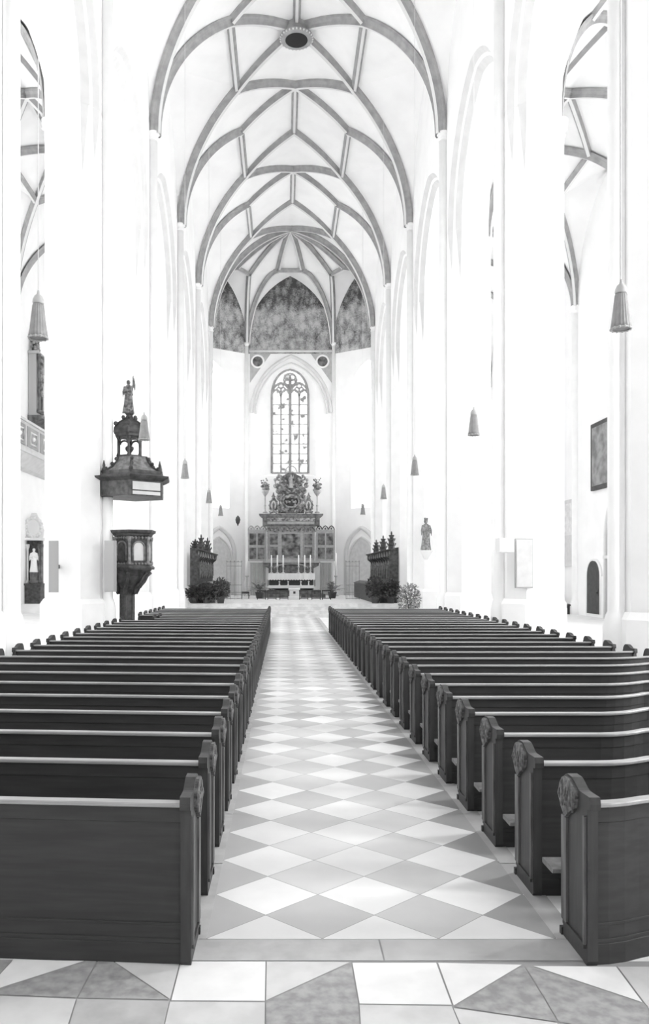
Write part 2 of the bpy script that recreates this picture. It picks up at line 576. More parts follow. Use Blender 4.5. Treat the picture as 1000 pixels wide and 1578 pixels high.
def arcade(name, xi, xo, label):
    """wall of pointed arches between the piers, chamfered to the pier section"""
    sg = 1 if xo > xi else -1
    mb = MB(); mb.mi('plaster'); mb.mi('arch')
    top = 23.0
    for ya, yb in zip(BAYS[:-1], BAYS[1:]):
        yc = (ya + yb) / 2
        hw = (yb - ya) / 2 - .33
        outer = [(yc + u, SPR + z) for u, z in pointed(hw, APX, 14)]
        c = (APX ** 2 - hw ** 2) / (2 * hw)
        R = hw + c - .42
        inner = [(yc + u, SPR + z) for u, z in pointed(R - c, math.sqrt(R * R - c * c), 14)]
        mid = [((p[0] + q[0]) / 2, (p[1] + q[1]) / 2) for p, q in zip(outer, inner)]
        xs = [xi, xi + sg * .16, xi + sg * .22, xi + sg * .42, xo - sg * .42, xo]
        mid1 = [(p[0] * .62 + q[0] * .38, p[1] * .62 + q[1] * .38) for p, q in zip(outer, inner)]
        mid2 = [(p[0] * .40 + q[0] * .60, p[1] * .40 + q[1] * .60) for p, q in zip(outer, inner)]
        curves = [[A(xs[0], y, h) for y, h in outer], [A(xs[1], y, h) for y, h in mid1], [A(xs[2], y, h) for y, h in mid2],
                  [A(xs[3], y, h) for y, h in inner], [A(xs[4], y, h) for y, h in inner], [A(xs[5], y, h) for y, h in outer]]
        for j, (p, q) in enumerate(zip(curves[:-1], curves[1:])):
            mb.loft(p, q, 1, 1 if j in (0, 2) else 0, False)  # two chamfer bands coloured greyer in place of shade on the arch
        for f0, f1, dp in ((0.0, .38, 1.5), (.60, 1.0, 1.9)):  # pointed tips carry that painted shade down onto the pier chamfers
            for yp, sy in ((ya, 1), (yb, -1)):
                cpt = lambda f, h: A(xi + sg * (.42 * f - .004), yp + sy * (.33 + .42 * f + .006), h)
                mb.face([cpt(f0, SPR), cpt(f1, SPR), cpt((f0 + f1) / 2 + .1, SPR - dp)], 1)
        for x in (xi, xo):
            pts = [(ya, SPR)] + outer + [(yb, SPR)]
            lo = [A(x, y, h) for y, h in pts]
            hi = [A(x, y, top) for y, h in pts]
            mb.loft(lo, hi, 1, 0, False)
    tag(mb.build(name), label, 'wall', kind='structure')


arcade('wall_right', RI, RO, 'white nave wall with pointed arcade arches, right side')
arcade('wall_left', LI, LO, 'white nave wall with pointed arcade arches, left side')


def octo(xi, xo, hy, ch, g=0.0):
    a, b = min(xi, xo) - g, max(xi, xo) + g
    hy = hy + g
    c = ch + g * .4
    return [(a + c, -hy), (b - c, -hy), (b, -hy + c), (b, hy - c), (b - c, hy), (a + c, hy), (a, hy - c), (a, -hy + c)]


def pier(side, yrow, label):
    xi, xo = (RI, RO) if side > 0 else (LI, LO)
    xs = 5.94 if side > 0 else -4.87
    xa = 7.58 if side > 0 else -6.43
    root = thing('nave_pier', label, 'pier', (( xi + xo) / 2 * S, yrow * S, 0), 'nave piers')
    b = MB()
    poly = [(x * S, (yrow + y) * S) for x, y in octo(xi, xo, .75, .42)]
    zt = EYE + (SPR + .02) * S
    b.prism(poly, 'z', 1.3, zt)
    # nave-side pilaster strip carries on up the wall
    b.build('pier_body', 'pier', root)
    p = MB()
    lo = [(x * S, (yrow + y) * S) for x, y in octo(xi, xo, .75, .42, .11)]
    cxp, cyp = (xi + xo) / 2 * S, yrow * S
    p.prism(lo, 'z', 0, 1.36)
    n = len(lo)
    up = [((x - cxp) * .90 + cxp, (y - cyp) * .90 + cyp) for x, y in lo]
    p.mesh([(x, y, 1.36) for x, y in lo] + [(x, y, 1.50) for x, y in up], [(i, (i + 1) % n, n + (i + 1) % n, n + i) for i in range(n)])
    p.build('plinth', 'pier', root)
    s = MB()
    zs = EYE + 16.4 * S
    s.lathe([(.25, 0), (.25, 1.2), (.20, 1.42), (.165, 1.5), (.165, zs - .25)], (xs * S, yrow * S, 0), 18)
    s.build('nave_shaft', 'pier', root)
    c = MB()
    c.lathe([(.165, -.26), (.20, -.24), (.20, -.20), (.17, -.17), (.19, -.05), (.25, 0), (.25, .06), (.2, .1)], (xs * S, yrow * S, zs), 14)
    c.build('capital', 'plaster', root)
    s = MB()
    za = EYE + 12.35 * S
    s.lathe([(.23, 0), (.23, 1.2), (.15, 1.5), (.15, za - .3)], (xa * S, yrow * S, 0), 14)
    s.build('aisle_shaft', 'pier', root)
    c = MB()
    c.lathe([(.15, -.32), (.19, -.3), (.19, -.26), (.16, -.22), (.22, -.05), (.27, .1), (.27, .16), (.2, .2)], (xa * S, yrow * S, za), 14)
    for k in range(8):
        t = 2 * PI * k / 8
        c.ball((xa * S + .2 * math.cos(t), yrow * S + .2 * math.sin(t), za - .05), .07, n=6)
    c.build('capital', 'arch', root)


PW = ['nearest', 'second nearest', 'third nearest', 'fourth nearest', 'second farthest', 'farthest']
PLB = {1: ['right nave pier cut by the photo edge, behind the nearest pendant lamp', 'right nave pier with a loudspeaker panel and white box',
           'right nave pier just behind the pew ends, third from the viewer', 'right nave pier carrying the crowned statue',
           'right nave pier rising behind the right choir stalls', 'right nave pier where the choir arch begins'],
       -1: ['left nave pier cut by the photo edge, nearest on that side', 'left nave pier with two loudspeaker panels beside the pulpit',
            'left nave pier just behind the pulpit, third from the viewer', 'left nave pier in front of the left choir stalls',
            'left nave pier rising behind the left choir stalls', 'left nave pier where the choir arch begins']}
for side in (1, -1):
    for i, y in enumerate(ROWY):
        pier(side, y, PLB[side][i])

# ------------------------------------------------------------------ vaults
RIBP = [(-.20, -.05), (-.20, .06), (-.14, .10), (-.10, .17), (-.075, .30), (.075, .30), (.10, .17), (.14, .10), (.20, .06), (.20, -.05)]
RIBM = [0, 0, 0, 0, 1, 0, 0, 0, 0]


def rib(path, parent, sc=1.0, name='rib'):
    path = [Vector(p) for p in path]
    d = path[-1] - path[0]
    side = Vector((d.y, -d.x, 0))
    side = side.normalized() if side.length > 1e-5 else Vector((1, 0, 0))
    mb = MB(); mb.mi('rib'); mb.mi('nose')
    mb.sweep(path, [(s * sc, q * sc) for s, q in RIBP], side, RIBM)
    return mb.build(name, None, parent)


def vault(name, label, ax, half, hs, rise, nlat, wn, hw, wl, bays, ribs_from, ridge=True, extra=(), sc=1.0):
    c = (rise ** 2 - half ** 2) / (2 * half)
    R = half + c

    def h(u):
        u = min(abs(u), half)
        return hs + math.sqrt(max(0, R * R - (u + c) ** 2))
    root = thing(name, label, 'ceiling', (ax * S, bays[0] * S, 0), kind='structure')
    web = MB()
    n1, n2 = 8, 12

    def w(u):
        return wn * (half - u) / (half - nlat)
    for ya, yb in zip(bays[:-1], bays[1:]):
        yc = (ya + yb) / 2
        for sg in (1, -1):
            # crown strip
            us = [nlat * i / n1 for i in range(n1 + 1)]
            web.loft([A(ax + sg * u, ya, h(u)) for u in us], [A(ax + sg * u, yb, h(u)) for u in us], 4)
            # springing cells of the barrel beside each border
            us = [nlat + (half - nlat) * (1 - (1 - i / n2) ** 1.6) for i in range(n2 + 1)]
            web.loft([A(ax + sg * u, ya, h(u)) for u in us], [A(ax + sg * u, ya + w(u), h(u)) for u in us], 2)
            web.loft([A(ax + sg * u, yb - w(u), h(u)) for u in us], [A(ax + sg * u, yb, h(u)) for u in us], 2)
            # lunette cells down to the wall arch
            hwid = yc - ya
            arc = pointed(hwid, hw - hs, n2)
            wl1 = [A(ax + sg * wl, yc + y, hs + z) for y, z in arc[:n2 + 1]]
            wl2 = [A(ax + sg * wl, yc - y, hs + z) for y, z in arc[:n2 + 1]]
            r1 = [A(ax + sg * u, ya + w(u), h(u)) for u in reversed(us)]
            r2 = [A(ax + sg * u, yb - w(u), h(u)) for u in reversed(us)]
            web.loft(r1, wl1, 4)
            web.loft(r2, wl2, 4)
            N1, N2, Wp = A(ax + sg * nlat, ya + wn, h(nlat)), A(ax + sg * nlat, yb - wn, h(nlat)), A(ax + sg * wl, yc, hw)
            web.face([N1, N2, Wp])
    web.build('vault_web', 'web', root)

    def onb(p, q, n=10, pw=1.0):
        out = []
        for i in range(n + 1):
            t = (i / n) ** pw
            x, y = p[0] + (q[0] - p[0]) * t, p[1] + (q[1] - p[1]) * t
            out.append(A(ax + x, y, h(x)))
        return out
    for bi, (ya, yb) in enumerate(zip(bays[:-1], bays[1:])):
        if yb <= ribs_from:
            continue
        yc = (ya + yb) / 2
        for sg in (1, -1):
            Sa, Sb = (sg * half, ya), (sg * half, yb)
            N1, N2 = (sg * nlat, ya + wn), (sg * nlat, yb - wn)
            rib(onb(Sa, N1, 18, 1.7), root, sc)
            rib(onb(Sb, N2, 18, 1.7), root, sc)
            rib(onb(N1, N2, 2), root, sc * .85)
            rib(onb(N1, (0, ya)), root, sc)
            rib(onb(N2, (0, yb)), root, sc)
            rib(onb(N2, (0, yc)), root, sc)
            if ya in extra:
                rib(onb(N1, (0, yc)), root, sc)
        if ridge:
            rib(onb((0, ya), (0, yc), 2), root, sc * .85)
    return root


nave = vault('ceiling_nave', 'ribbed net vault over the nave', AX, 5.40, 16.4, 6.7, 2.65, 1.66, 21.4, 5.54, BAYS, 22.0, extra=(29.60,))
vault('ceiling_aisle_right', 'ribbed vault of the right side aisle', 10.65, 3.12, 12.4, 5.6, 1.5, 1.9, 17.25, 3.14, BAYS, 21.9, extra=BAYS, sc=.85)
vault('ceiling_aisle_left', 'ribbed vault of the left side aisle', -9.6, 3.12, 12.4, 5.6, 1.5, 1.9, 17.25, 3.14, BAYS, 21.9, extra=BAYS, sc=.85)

# ring boss in the nave vault
b = MB()
rc = A(AX, 33.46, 23.05)
prof = [(.50, -.55), (.66, -.55), (.74, -.50), (.74, -.42), (.66, -.38), (.62, .05), (.66, .12), (.66, .3), (.50, .3), (.50, -.55)]
b.mi('rib'); b.mi('hole'); b.mi('nose')
b.lathe(prof[:9], rc, 28, 0)
for k in range(28):
    t = 2 * PI * k / 28
    b.ball((rc.x + .72 * math.cos(t), rc.y + .72 * math.sin(t), rc.z - .5), .045, 2, 6)
b.lathe([(.0, -.3), (.50, -.3)], rc, 28, 1, False)  # dark disc in place of the shade up inside the ring
b.lathe([(.50, -.56), (.50, -.3)], rc, 28, 1)
b.build('boss_ring', None, nave)

# ------------------------------------------------------------------ walls with windows


def facet(mb, O, d, nrm, L, z0, z1, win=None, depth=.45):
    """vertical wall from O along d; win=(uc,half,sill,spring,apex) in metres; returns outline of the opening at the outer face"""
    O, d, nrm = Vector(O), Vector(d), Vector(nrm)

    def P(u, z, k=0.0):
        return Vector((O.x, O.y, 0)) + d * u + nrm * k + Vector((0, 0, z))
    if not win:
        mb.face([P(0, z0), P(L, z0), P(L, z1), P(0, z1)])
        return None
    uc, hf, sill, spr, apx = win
    mb.face([P(0, z0), P(uc - hf, z0), P(uc - hf, z1), P(0, z1)])
    mb.face([P(uc + hf, z0), P(L, z0), P(L, z1), P(uc + hf, z1)])
    mb.face([P(uc - hf, z0), P(uc + hf, z0), P(uc + hf, sill), P(uc - hf, sill)])
    arc = pointed(hf, apx - spr, 8)
    mb.loft([P(uc + u, spr + z) for u, z in arc], [P(uc + u, z1) for u, z in arc], 1, 0, False)
    g = .72
    outl = [(uc - hf, sill)] + [(uc + u, spr + z) for u, z in arc] + [(uc + hf, sill)]
    inn = [(uc + (u - uc) * g, sill + .25 + (z - sill) * (1 - .4 / (apx - sill) - .0)) for u, z in outl]
    k = len(outl)
    mb.loft([P(u, z) for u, z in outl + [outl[0]]], [P(u, z, depth) for u, z in inn + [inn[0]]], 1, 0, False)
    return [P(u, z, depth) for u, z in inn]


win_no = [0]


def window(outl, nrm, glass, lights=2, bars=6, label='', trac=True, lead='arch', th=1.0):
    """glazed pointed window: pane, mullions, bars and tracery as parts"""
    win_no[0] += 1
    base = (outl[0] + outl[-1]) / 2
    root = thing('window_%d' % win_no[0], label, 'window', base, kind='structure')
    nrm = Vector(nrm)
    u = (outl[-1] - outl[0]); wid = u.length; u.normalize()
    b = MB(); b.face([p + nrm * .06 for p in outl]); b.build('pane', glass, root)
    f = MB()
    f.tube(outl, .06 * th, 6)
    f.tube([outl[0], outl[-1]], .06 * th, 6)
    f.build('window_frame', lead, root)
    top = max(p.z for p in outl)
    spr = outl[1].z
    q = MB()
    for k in range(1, lights):
        x = wid * k / lights
        big = (k * 2 == lights)
        q.tube([base - u * (wid / 2) + u * x, base - u * (wid / 2) + u * x + Vector((0, 0, (spr + (.55 if big else .1) * (top - spr)) - base.z))], (.065 if big else .035) * th, 6)
    for k in range(1, bars):
        z = (spr - base.z) * k / bars
        q.tube([outl[0] + Vector((0, 0, z)), outl[-1] + Vector((0, 0, z))], .022 * th, 5)
    q.build('mullions', lead, root)
    if trac:
        t = MB()
        Z = Vector((0, 0, 1))
        lw = wid / lights
        for k in range(lights):
            c = outl[0] + u * (lw * (k + .5)); c = Vector((c.x, c.y, spr - .1))
            t.tube([c + u * a + Z * z for a, z in pointed(lw / 2, lw * .75, 6)], .045 * th, 6)
        hw = wid / 4
        for sg in (-1, 1):
            c = Vector((base.x, base.y, spr)) + u * (sg * hw)
            t.tube([c + u * a + Z * z for a, z in pointed(hw, hw * 1.35, 8)], .05 * th, 6)
            for k in range(3):
                ang = PI / 2 + 2 * PI * k / 3
                cc = c + Z * (hw * .72) + u * (math.cos(ang) * hw * .26) + Z * (math.sin(ang) * hw * .26)
                t.tube([cc + u * (math.cos(a) * hw * .25) + Z * (math.sin(a) * hw * .25) for a in [2 * PI * i / 10 for i in range(10)]], .035 * th, 5, closed=True)
        c = Vector((base.x, base.y, spr + (top - spr) * .60))
        rr = wid * .155
        for k in range(4):
            ang = PI / 2 * k + PI / 4
            cc = c + u * (math.cos(ang) * rr * .55) + Z * (math.sin(ang) * rr * .55)
            t.tube([cc + u * (math.cos(a) * rr * .5) + Z * (math.sin(a) * rr * .5) for a in [2 * PI * i / 10 for i in range(10)]], .035 * th, 5, closed=True)
        t.tube([c + u * (math.cos(a) * rr * 1.12) + Z * (math.sin(a) * rr * 1.12) for a in [2 * PI * i / 16 for i in range(16)]], .04 * th, 5, closed=True)
        t.build('tracery', lead, root)
    return root


AW_R, AW_L = 13.77, -12.72
ALLB = [-1.28 - 7.72 * .5 + 3.86, 6.44] + BAYS
for sg, xw, nm in ((1, AW_R, 'right'), (-1, AW_L, 'left')):
    mb = MB()
    for ya, yb in zip(ALLB[:-1], ALLB[1:]):
        L = (yb - ya) * S
        sill = 9.6 if 29 < ya < 40 else (2.6 if ya > 12 else 4.2)  # sills of hidden bays lowered to send more light up to the vault
        o = facet(mb, (xw * S, ya * S, 0), (0, 1, 0), (sg, 0, 0), L, 0, EYE + 17.5 * S, (L / 2, 1.5, sill, 14.2, 16.9))
        side_txt = 'right' if sg > 0 else 'left'
        window(o, (sg, 0, 0), ('glowsun' if sg > 0 else 'glow') + ('near' if ya < 14 else ''), 3, 7, 'tall daylit window in the %s aisle wall' % side_txt, trac=False)
    tag(mb.build('wall_aisle_' + nm, 'plaster'), 'white outer wall of the %s side aisle' % nm, 'wall', kind='structure')
    # wall shafts along the aisle wall
    for i, y in enumerate(ALLB[3:-1]):
        s = MB()
        x = (xw - sg * .06) * S
        s.lathe([(.26, .2), (.26, .75), (.17, .95), (.17, EYE + 12.5 * S)], (x, y * S, 0), 14)
        s.lathe([(.17, -.1), (.23, 0), (.24, .2), (.2, .3)], (x, y * S, EYE + 12.35 * S), 14)
        tag(s.build('trim_aisle_' + nm, 'pier'), 'round wall shaft on the %s aisle wall' % nm, 'trim', kind='structure')
    # east end wall of the aisle
    e = MB()
    xa, xb = (RO, AW_R) if sg > 0 else (AW_L, LO)
    e.face([A(xa, 52.76, HF), A(xb, 52.76, HF), A(xb, 52.76, 18.5), A(xa, 52.76, 18.5)])
    tag(e.build('wall_aisle_east_' + nm, 'plaster'), 'white east end wall of the %s side aisle' % nm, 'wall', kind='structure')

# west wall behind the viewer with its great window
mb = MB()
ZT = EYE + 24 * S
o = facet(mb, (AW_L * S, -7, 0), (1, 0, 0), (0, -1, 0), (AW_R - AW_L) * S, 0, ZT, ((AX - AW_L) * S, 5.2, 4.0, 16, 23))
tag(mb.build('wall_west', 'plaster'), 'white west wall behind the viewer', 'wall', kind='structure')
window(o, (0, -1, 0), 'glowwest', 4, 8, 'great west window behind the viewer', trac=False)

# ------------------------------------------------------------------ apse
C1, C2 = (-2.60, 55.2), (3.46, 55.2)
P0, P3 = (-6.25, 52.8), (7.11, 52.8)
apse = MB()


def fdir(a, b):
    d = Vector((b[0] - a[0], b[1] - a[1], 0)); L = d.length * S
    d.normalize()
    return d, Vector((-d.y, d.x, 0)), L


ztop = EYE + 21.5 * S
d, nrm, L = fdir(C1, C2)
O = A(C1[0], C1[1], HF)
mc = L / 2
ow = facet(apse, O, d, nrm, L, 0, ztop, (mc, 1.88, 9.45, 15.55, 17.55), .35)
window(ow, nrm, 'stained', 4, 8, 'tall traceried east window above the high altar', lead='rib', th=1.7)
for a, bb, lbl in ((P0, C1, 'left'), (C2, P3, 'right')):
    d2, n2_, L2 = fdir(a, bb)
    o2 = facet(apse, A(a[0], a[1], HF), d2, n2_, L2, 0, ztop, (L2 / 2 + (-.55 if lbl == 'left' else .55), 1.40, 7.0, 15.4, 17.6), .8)
    window(o2, n2_, 'glowapse', 2, 8, 'tall daylit choir window in the %s slant of the apse' % lbl, trac=False)
tag(apse.build('wall_apse', 'plaster'), 'white three-sided apse wall behind the altar', 'wall', kind='structure')

# apse vault
ap = thing('ceiling_apse', 'ribbed star vault over the apse', 'ceiling', A(.43, 54, 0), kind='structure')
CR = (.43, 52.80, 23.05)
NODES = {'c': ((-.42, 54.0, 20.75), (1.28, 54.0, 20.75)),
         'l': ((-3.20, 53.2, 20.65), (-2.36, 53.9, 20.45)),
         'r': ((3.22, 53.9, 20.45), (4.06, 53.2, 20.65))}
HSP = 16.0
CORN = {'l': (P0, C1), 'c': (C1, C2), 'r': (C2, P3)}


def climb(a, b, n=14, pw=1.75):
    """rib rising from a springer a to a node b"""
    out = []
    for i in range(n + 1):
        t = (i / n) ** 1.6
        k = (1 - (1 - t) ** pw) ** (1 / pw)
        out.append(A(a[0] + (b[0] - a[0]) * t, a[1] + (b[1] - a[1]) * t, a[2] + (b[2] - a[2]) * k))
    return out


def bow(a, b, n=8, lift=.28):
    out = []
    for i in range(n + 1):
        t = i / n
        out.append(A(a[0] + (b[0] - a[0]) * t, a[1] + (b[1] - a[1]) * t, a[2] + (b[2] - a[2]) * t + lift * math.sin(PI * t)))
    return out


web = MB()
murals = []
ribs_done = {}
for key in ('l', 'c', 'r'):
    na, nb = NODES[key]
    ca, cb = CORN[key]
    sa, sb = (ca[0], ca[1], HSP), (cb[0], cb[1], HSP)
    ra, rb = climb(sa, na), climb(sb, nb)
    ka, kb = bow(na, CR), bow(nb, CR)
    ribs_done[key] = (ra, rb, ka, kb)
    for r in (ra, rb, ka, kb):
        rib(r, ap, .9)
    rib([A(*na), A(*nb)], ap, .75)
    web.loft(ka, kb, 3)
    apx = ((ca[0] + cb[0]) / 2, (ca[1] + cb[1]) / 2, 20.75)
    hw = math.hypot(cb[0] - ca[0], cb[1] - ca[1]) / 2
    dd = Vector((cb[0] - ca[0], cb[1] - ca[1], 0)).normalized()
    arc = pointed(hw, apx[2] - HSP, 14)
    wa = [A(apx[0] + dd.x * u, apx[1] + dd.y * u, HSP + z) for u, z in arc[:15]]
    wb = [A(apx[0] - dd.x * u, apx[1] - dd.y * u, HSP + z) for u, z in arc[:15]]
    web.loft(ra, wa, 3); web.loft(rb, wb, 3)
    web.face([A(*na), A(*nb), A(*apx)])
    base = A(apx[0], apx[1], 0); base.z = EYE + 15.35 * S
    nv = Vector((dd.y, -dd.x, 0))
    pts = [Vector((A(ca[0], ca[1], 0).x, A(ca[0], ca[1], 0).y, base.z))] + wa + list(reversed(wb))[1:] + [Vector((A(cb[0], cb[1], 0).x, A(cb[0], cb[1], 0).y, base.z))]
    lab = {'l': 'grey fresco with crowded figures on the left slant of the apse', 'c': 'grey fresco of clouds and crowded figures above the east window',
           'r': 'grey fresco with crowded figures on the right slant of the apse'}[key]
    root = thing('mural', lab, 'mural', base, 'apse frescoes')
    mb = MB()
    mb.face([p + nv * .02 for p in pts])
    mb.loft([p + nv * .02 for p in pts + pts[:1]], [p - nv * .01 for p in pts + pts[:1]], 1, 0, False)
    mo = mb.build('painted_plaster', 'mural', root)
# kites between the facets
for k1, k2 in (('l', 'c'), ('c', 'r')):
    full1 = ribs_done[k1][1] + ribs_done[k1][3][1:]
    full2 = ribs_done[k2][0] + ribs_done[k2][2][1:]
    web.loft(full1, full2, 3)
# joins to the last nave arch
cc_ = (6.7 ** 2 - 5.4 ** 2) / (2 * 5.4); RR = 5.4 + cc_
for key, idx, sg in (('l', 0, -1), ('r', 1, 1)):
    rr = ribs_done[key][idx] + ribs_done[key][idx + 2][1:]
    n = len(rr)
    pr = []
    for i in range(n):
        u = 5.4 * (1 - (i / (n - 1)) ** 1.3)
        pr.append(A(AX + sg * u, 52.76, 16.4 + math.sqrt(max(0, RR * RR - (u + cc_) ** 2))))
    web.loft(rr, pr, 2)
web.build('vault_web', 'web', ap)
# choir arch: a heavier transverse arch
for sg in (-1, 1):
    pr = []
    for i in range(23):
        u = 5.4 * (1 - (i / 22) ** 1.5)
        pr.append(A(AX + sg * u, 52.72, 16.4 + math.sqrt(max(0, RR * RR - (u + cc_) ** 2))))
    rib(pr, nave, 1.15)

# apse corner shafts
for i, (cx, cy) in enumerate((C1, C2)):
    s = MB()
    p = A(cx, cy - .05, HSP)
    s.lathe([(.24, ZC), (.24, 1.6), (.13, 1.8), (.13, p.z)], (p.x, p.y, 0), 14)
    s.lathe([(.13, -.15), (.2, 0), (.2, .1)], p, 14)
    tag(s.build('trim_apse', 'plaster'), 'slender shaft at the %s apse corner' % ('left' if i == 0 else 'right'), 'trim', kind='structure')


# stone frame around the east window: string course, roundels, pointed hood
def onwall(px, py, k=0.0):
    Y = 55.2 * S - k
    return W(px, py, Y)


t = MB()
m1 = lambda px, py, k=.06: onwall(px, py, k)
t.tube([m1(384, 541), m1(512, 541)], .09, 6)
hoodc = onwall(448.5, 0, .05)
half = 61 * 58.5 / F
z0 = onwall(448, 636, 0).z; za = onwall(448, 549, 0).z
t.tube([Vector((hoodc.x + u, hoodc.y, z0 + z)) for u, z in pointed(half, za - z0, 14)], .13, 6)
t.tube([Vector((hoodc.x + u * .90, hoodc.y - .02, z0 - .1 + z)) for u, z in pointed(half, za - z0 - .4, 14)], .05, 6)
tag(t.build('trim_hood', 'arch'), 'pointed stone hood moulding around the east window', 'trim', kind='structure')
for i, px in enumerate((397, 497)):
    c = onwall(px, 557, .03)
    root = thing('roundel', 'painted roundel in the spandrel %s of the east window arch' % ('left' if i == 0 else 'right'), 'roundel', c, 'roundels above the east window')
    b = MB(); b.tube([(c.x + .44 * math.cos(a), c.y - .02, c.z + .44 * math.sin(a)) for a in [2 * PI * k / 24 for k in range(24)]], .07, 6, closed=True)
    b.build('ring', 'plaster', root)
    b = MB(); b.prism([(c.x + .40 * math.cos(2 * PI * k / 24), c.z + .40 * math.sin(2 * PI * k / 24)) for k in range(24)], 'y', c.y - .01, c.y + .04)
    b.build('painted_disc', 'paint', root)
    sg = -1 if i == 0 else 1
    b = MB()
    cxx = onwall(385 if i == 0 else 511, 0).x
    zt_ = onwall(0, 544).z
    x1 = onwall(418 if i == 0 else 478, 0).x
    b.prism([(cxx, zt_), (x1, zt_), (cxx, onwall(0, 590).z)], 'y', c.y + .012, c.y + .05)
    b.build('spandrel_field', 'strip', root)

# low pointed niches in the slanted walls
for a, bb, lbl in ((P0, C1, 'left'), (C2, P3, 'right')):
    d2, n2_, L2 = fdir(a, bb)
    c = A((a[0] + bb[0]) / 2, (a[1] + bb[1]) / 2, 0)
    arc = pointed(1.25, 1.9, 10)
    base = Vector((c.x, c.y, ZC))
    t = MB(); t.mi('arch'); t.mi('t_light')
    pts = [base + d2 * -1.25] + [base + d2 * u + Vector((0, 0, 3.0 + z)) for u, z in arc] + [base + d2 * 1.25]
    t.tube([p - n2_ * .05 for p in pts], .16, 6, 0)
    t.tube([base + (p - base) * .86 - n2_ * .03 for p in pts], .07, 6, 0)
    t.face([base + (p - base) * .84 - n2_ * .02 for p in pts], 1)
    tag(t.build('trim_niche', None), 'low pointed wall niche in the %s slant of the apse' % lbl, 'trim', kind='structure')

# ------------------------------------------------------------------ pews
PITCH, NROW, Y0 = 0.966, 27, 4.44
ENDP = [(.015, 0), (.0, .03), (.0, .88), (-.035, .885), (-.04, .92), (-.03, .958), (.10, .955), (.125, .957), (.15, .965), (.19, .985), (.235, 1.005),
        (.32, 1.005), (.36, .99), (.40, .95), (.425, .89), (.425, .84), (.39, .80), (.39, .06), (.405, .03), (.405, 0)]
CARV = [(.13, .92), (.16, .955), (.20, .975), (.24, .992), (.315, .992), (.355, .975), (.39, .94), (.412, .885), (.412, .845), (.375, .80), (.31, .745), (.25, .79), (.16, .84)]


def bend_fn(k, side):
    Yk = Y0 + PITCH * k
    if side < 0:
        return lambda x: 0.075 * abs(x)
    xs = (925 - CX) / F * Yk - 1.70
    xe = (1010 - CX) / F * Yk - 1.70
    amp = min(.42, Yk * 11.0 / (1.27 * F / Yk))
    if k == 0:
        xs -= .05; amp = .17

    def fn(x):
        if xs > 4.1:
            return 0.0
        t = (x - xs) / (xe - xs)
        if t <= 0:
            return 0.0
        if t < 1:
            return amp * t * t * .62
        t2 = min(1, (t - 1) / 1.2)
        return amp * (.62 + .38 * (1 - (1 - t2) ** 2))
    return fn


def pew(side, k, length):
    root = thing('pew', '', 'pew', ((1.70 if side > 0 else -.52), Y0 + PITCH * k, 0))
    ox, oy = root.location.x, root.location.y
    fn = bend_fn(k, side)
    sg = side
    T = .06
    nx = 40 if side > 0 and k < 11 else 6

    def put(mb, name, m, par=root):
        mb.warp(lambda p: (ox + sg * p.x, oy + p.y + fn(p.x), p.z))
        return mb.build(name, m, par)
    x0, x1 = T * .5, length - T * .5
    b = MB()
    b.box(x0, x1, .03, .065, .02, .895, nx=nx)
    b.box(x0, x1, .018, .03, .0, .12, nx=nx, ch=.003)
    b.box(x0, x1, .022, .03, .12, .145, nx=nx, ch=.002)
    b.box(x0, x1, .022, .03, .80, .89, nx=nx, ch=.003)
    b.box(x0, x1, .024, .03, .22, .235, nx=nx, ch=.002)
    put(b, 'backrest', 'wood')
    b = MB(); b.box(x0, x1, -.010, .068, .892, .917, nx=nx, ch=.006)
    put(b, 'top_rail', 'rail')
    b = MB(); b.box(x0, x1, .065, .46, .42, .455, nx=nx, ch=.006)
    put(b, 'seat', 'wood')
    if k > 0:
        b = MB(); b.box(x0 + .02, x1 - .02, -.24, -.03, .25, .285, nx=nx, ch=.006)
        for xx in (x0 + .25, (x0 + x1) / 2, x1 - .25):
            b.box(xx - .02, xx + .02, -.16, .03, .0, .25)
        put(b, 'kneeler', 'oak')
    for xa, fs in ((0.0, -1), (length - T, 1)):
        b = MB()
        b.prism(ENDP, 'x', xa, xa + T)
        xf = xa if fs < 0 else xa + T
        b.box(min(xf, xf + fs * .012), max(xf, xf + fs * .012), .03, .367, .09, .115)
        # foot block at the front lower corner
        b.box(xa - .01 if fs < 0 else xa, xa + T if fs < 0 else xa + T + .01, .39, .425, 0.0, .05)
        ep = put(b, 'end_panel', 'woodend')
        c = MB()
        for ya, yb_, zz in ((.015, .04, .84), (.305, .385, .745)):
            c.box(min(xf, xf + fs * .014), max(xf, xf + fs * .014), ya, yb_, .115, zz, ch=.005)
        put(c, 'panel_stile', 'stile', ep)
        c = MB()
        ca, cb = (xf + fs * .022, xf) if fs < 0 else (xf, xf + fs * .022)
        c.prism(CARV, 'x', ca, cb)
        rnd = random.Random(3)
        for q in range(6):
            y = .17 + .042 * q
            zb_, zt_ = .80 + .06 * rnd.random() - (.03 if 1 < q < 5 else 0), .90 + .07 * rnd.random()
            xx = xf + fs * .022
            c.tube([(xx, y, zb_), (xx, y + .018 * rnd.uniform(-1, 1), (zb_ + zt_) / 2), (xx, y + .02 * rnd.uniform(-1, 1), zt_)], [.006, .014, .008], 5)
        put(c, 'carved_crest', 'carving', ep)
    return root


